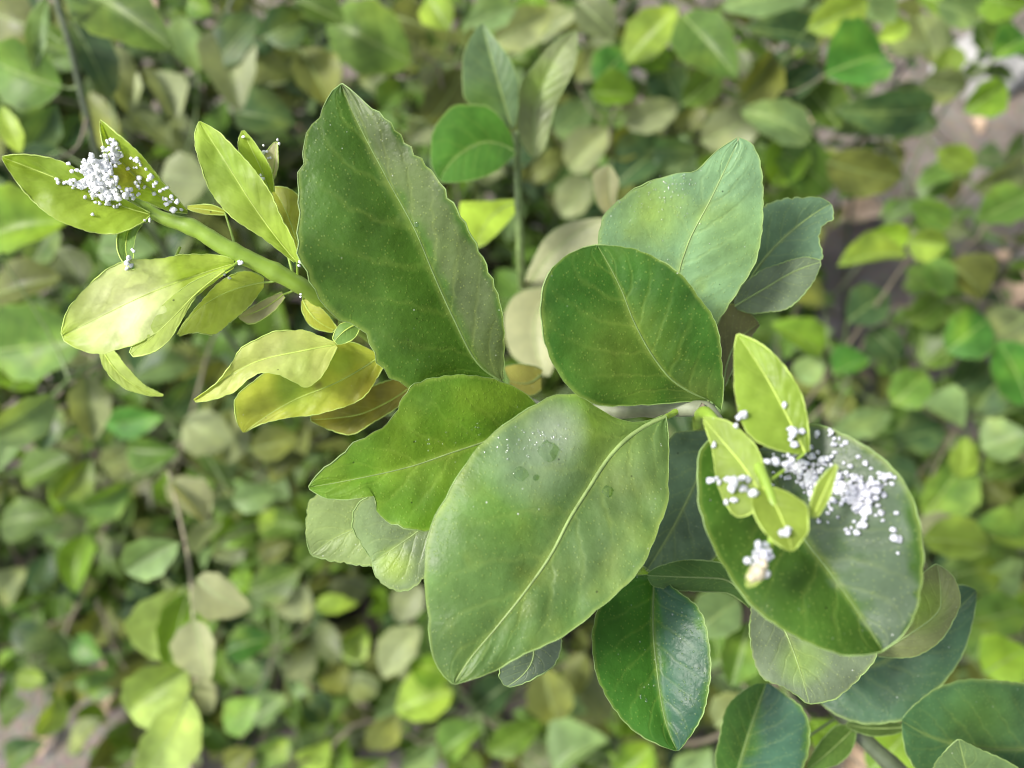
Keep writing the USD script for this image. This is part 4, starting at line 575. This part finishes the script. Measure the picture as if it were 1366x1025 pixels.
for layer in range(3):
    for i, j in (cells if layer < 2 else [(i, j) for i in range(-1, 6) for j in range(6, 12)]):
        px, py = (i + rng.uniform(0, 1)) * PW / 14, (j + rng.uniform(0, 1)) * PH / 11
        inside = -60 < px < PW + 60 and -60 < py < PH + 60
        z = zfront(px, py) + .05 + (layer % 2) * .13 + rng.uniform(0, .07)
        if layer == 1 and (not inside or rng.random() < .45): continue
        soil = (px > 1100 and py < 420 and rng.random() < .45)
        if soil or any(math.hypot(px - a, py - b) < q for a, b, q in ((1150, 285, 105), (1345, 385, 90), (1315, 85, 120))): continue
        p = at(px, py, z); 
        if p[2] < .05: continue
        if p[2] > .62: p[2] = .62
        k = int(rng.integers(8)); yaw = rng.uniform(0, 360); tilt = rng.normal(size=2) * 16; sc = rng.uniform(.8, 1.25)
        if k not in first:
            first.add(k); x = UsdGeom.Xformable(protos[k])
        else:
            x = UsdGeom.Xform.Define(stage, path_for('/World', 'background_sprig')); x.GetPrim().GetReferences().AddInternalReference(protos[k].GetPath()); x.GetPrim().SetInstanceable(True)
            x.ClearXformOpOrder()
        base = p - np.array([0, 0, .17])
        mat = Gf.Matrix4d().SetScale(sc) * Gf.Matrix4d().SetRotate(Gf.Rotation(Gf.Vec3d(0, 0, 1), yaw)) * Gf.Matrix4d().SetRotate(Gf.Rotation(Gf.Vec3d(1, 0, 0), tilt[0])) * Gf.Matrix4d().SetRotate(Gf.Rotation(Gf.Vec3d(0, 1, 0), tilt[1])) * Gf.Matrix4d().SetTranslate(Gf.Vec3d(*base.tolist()))
        x.AddTransformOp(opSuffix='place').Set(mat)
        col_ = ['left edge', 'left half', 'right half', 'right edge'][int(np.clip(px / PW * 4, 0, 3))]; row_ = ['top', 'middle', 'bottom'][int(np.clip(py / PH * 3, 0, 2))]
        tag(x.GetPrim(), f'dim out-of-focus lime sprig deep in the undergrowth, {row_} of the picture, {col_}', 'plant sprig', f'undergrowth sprigs, {row_}, {col_}'); count += 1
for k in range(8):
    if k not in first: stage.RemovePrim(protos[k].GetPath())

# ---------------------------------------------------------------- fallen dry leaves on the soil
rng = np.random.default_rng(33)
def dry_leaf(px, py, Ln, yaw, label=None, group=None, curl=.18):
    d = FWD + RIGHT * (px - PW / 2) / FPX - UP * (py - PH / 2) / FPX; s = -(EYE[2] - .012) / d[2]; p = EYE + d * s
    a = np.array([math.cos(yaw), math.sin(yaw), .1])
    V, Fc, uv, ml = soft_leaf(p - a * Ln / 2, p + a * Ln / 2, np.array([rng.normal() * .2, rng.normal() * .2, 1]), Ln * .55, .5, curl, 10, 7, rng.normal() * .8)
    V[:, 2] += max(0, .004 - V[:, 2].min())
    return tag(put('/World', 'dry_leaf', (V, Fc), DRY, True), label or 'curled brown dry leaf fallen on the soil under the bush', 'dry leaf', group or (None if label else 'fallen dry leaves'))
dry_leaf(1150, 285, .085, .2, 'large pinkish-brown dry leaf on the soil right of the torn leaf')
dry_leaf(1345, 385, .09, 1.0, 'pale beige dry leaf on the soil at the right edge')
dry_leaf(1300, 170, .04, 1.6, 'small pinkish dry leaf on the soil in the top right')
for _ in range(70): dry_leaf(rng.uniform(-100, PW + 100), rng.uniform(-60, PH + 60), rng.uniform(.03, .06), rng.uniform(0, 6.28), curl=rng.uniform(.05, .3))

# ---------------------------------------------------------------- pale stone among the leaves at the top right
STONE = plain('pale_stone', (0.30, 0.295, 0.285), 0.9, scale=60, var=0.35, bump=1.0)
m = trimesh.creation.icosphere(4, 1.0); v = m.vertices * (1 + .7 * (meshkit.fbm(m.vertices * 1.6 + 4, 5) - .5))[:, None] * [.085, .065, .04]
dq = FWD + RIGHT * (1315 - PW / 2) / FPX - UP * (85 - PH / 2) / FPX; pq = EYE + dq * (EYE[2] - .03) / -dq[2]
tag(put('/World', 'stone', (v + [pq[0], pq[1], .02], m.faces), STONE, True), 'rough pale grey stone on the soil near the top right corner', 'stone')

# ---------------------------------------------------------------- bare twigs low in the bush
def bare_twig(label, pts, r0):
    Q = spline(pts, 20); P = at(Q[:, 0], Q[:, 1], Q[:, 2]) + RNG.normal(size=(20, 3)) * .0015
    root = thing('bare_twig', label, 'twig', loc=P[0]); put(root[0], 'stem', tube(P, np.linspace(r0, r0 * .5, 20), 8), WOOD, True, off=root[1])
    for k in (5, 9, 13):
        e = P[k] + RNG.normal(size=3) * [.05, .05, .02]; q = np.linspace(0, 1, 8)[:, None]; put(root[0], 'side_twig', tube(P[k] * (1 - q) + e * q + np.array([0, 0, .008]) * np.sin(np.pi * q), np.linspace(r0 * .5, r0 * .2, 8), 6), WOOD, True, off=root[1])
bare_twig('dark brown bare twig slanting through the small leaves at the lower left', [(165, 660, .78), (130, 730, .80), (105, 800, .82), (70, 900, .84), (40, 1010, .88)], .0032)
bare_twig('thin reddish-brown bare twig left of the hanging tan twig', [(130, 800, .76), (150, 850, .77), (185, 895, .78), (215, 960, .82)], .0018)
bare_twig('thin bare twig below the bright yellow-green sprig at the bottom', [(440, 1000, .74), (500, 960, .75), (570, 990, .76), (640, 960, .8)], .0018)
bare_twig('thin grey-brown bare twig between the leaves at the right edge', [(1370, 250, .66), (1290, 330, .68), (1230, 400, .70), (1150, 420, .75)], .0018)
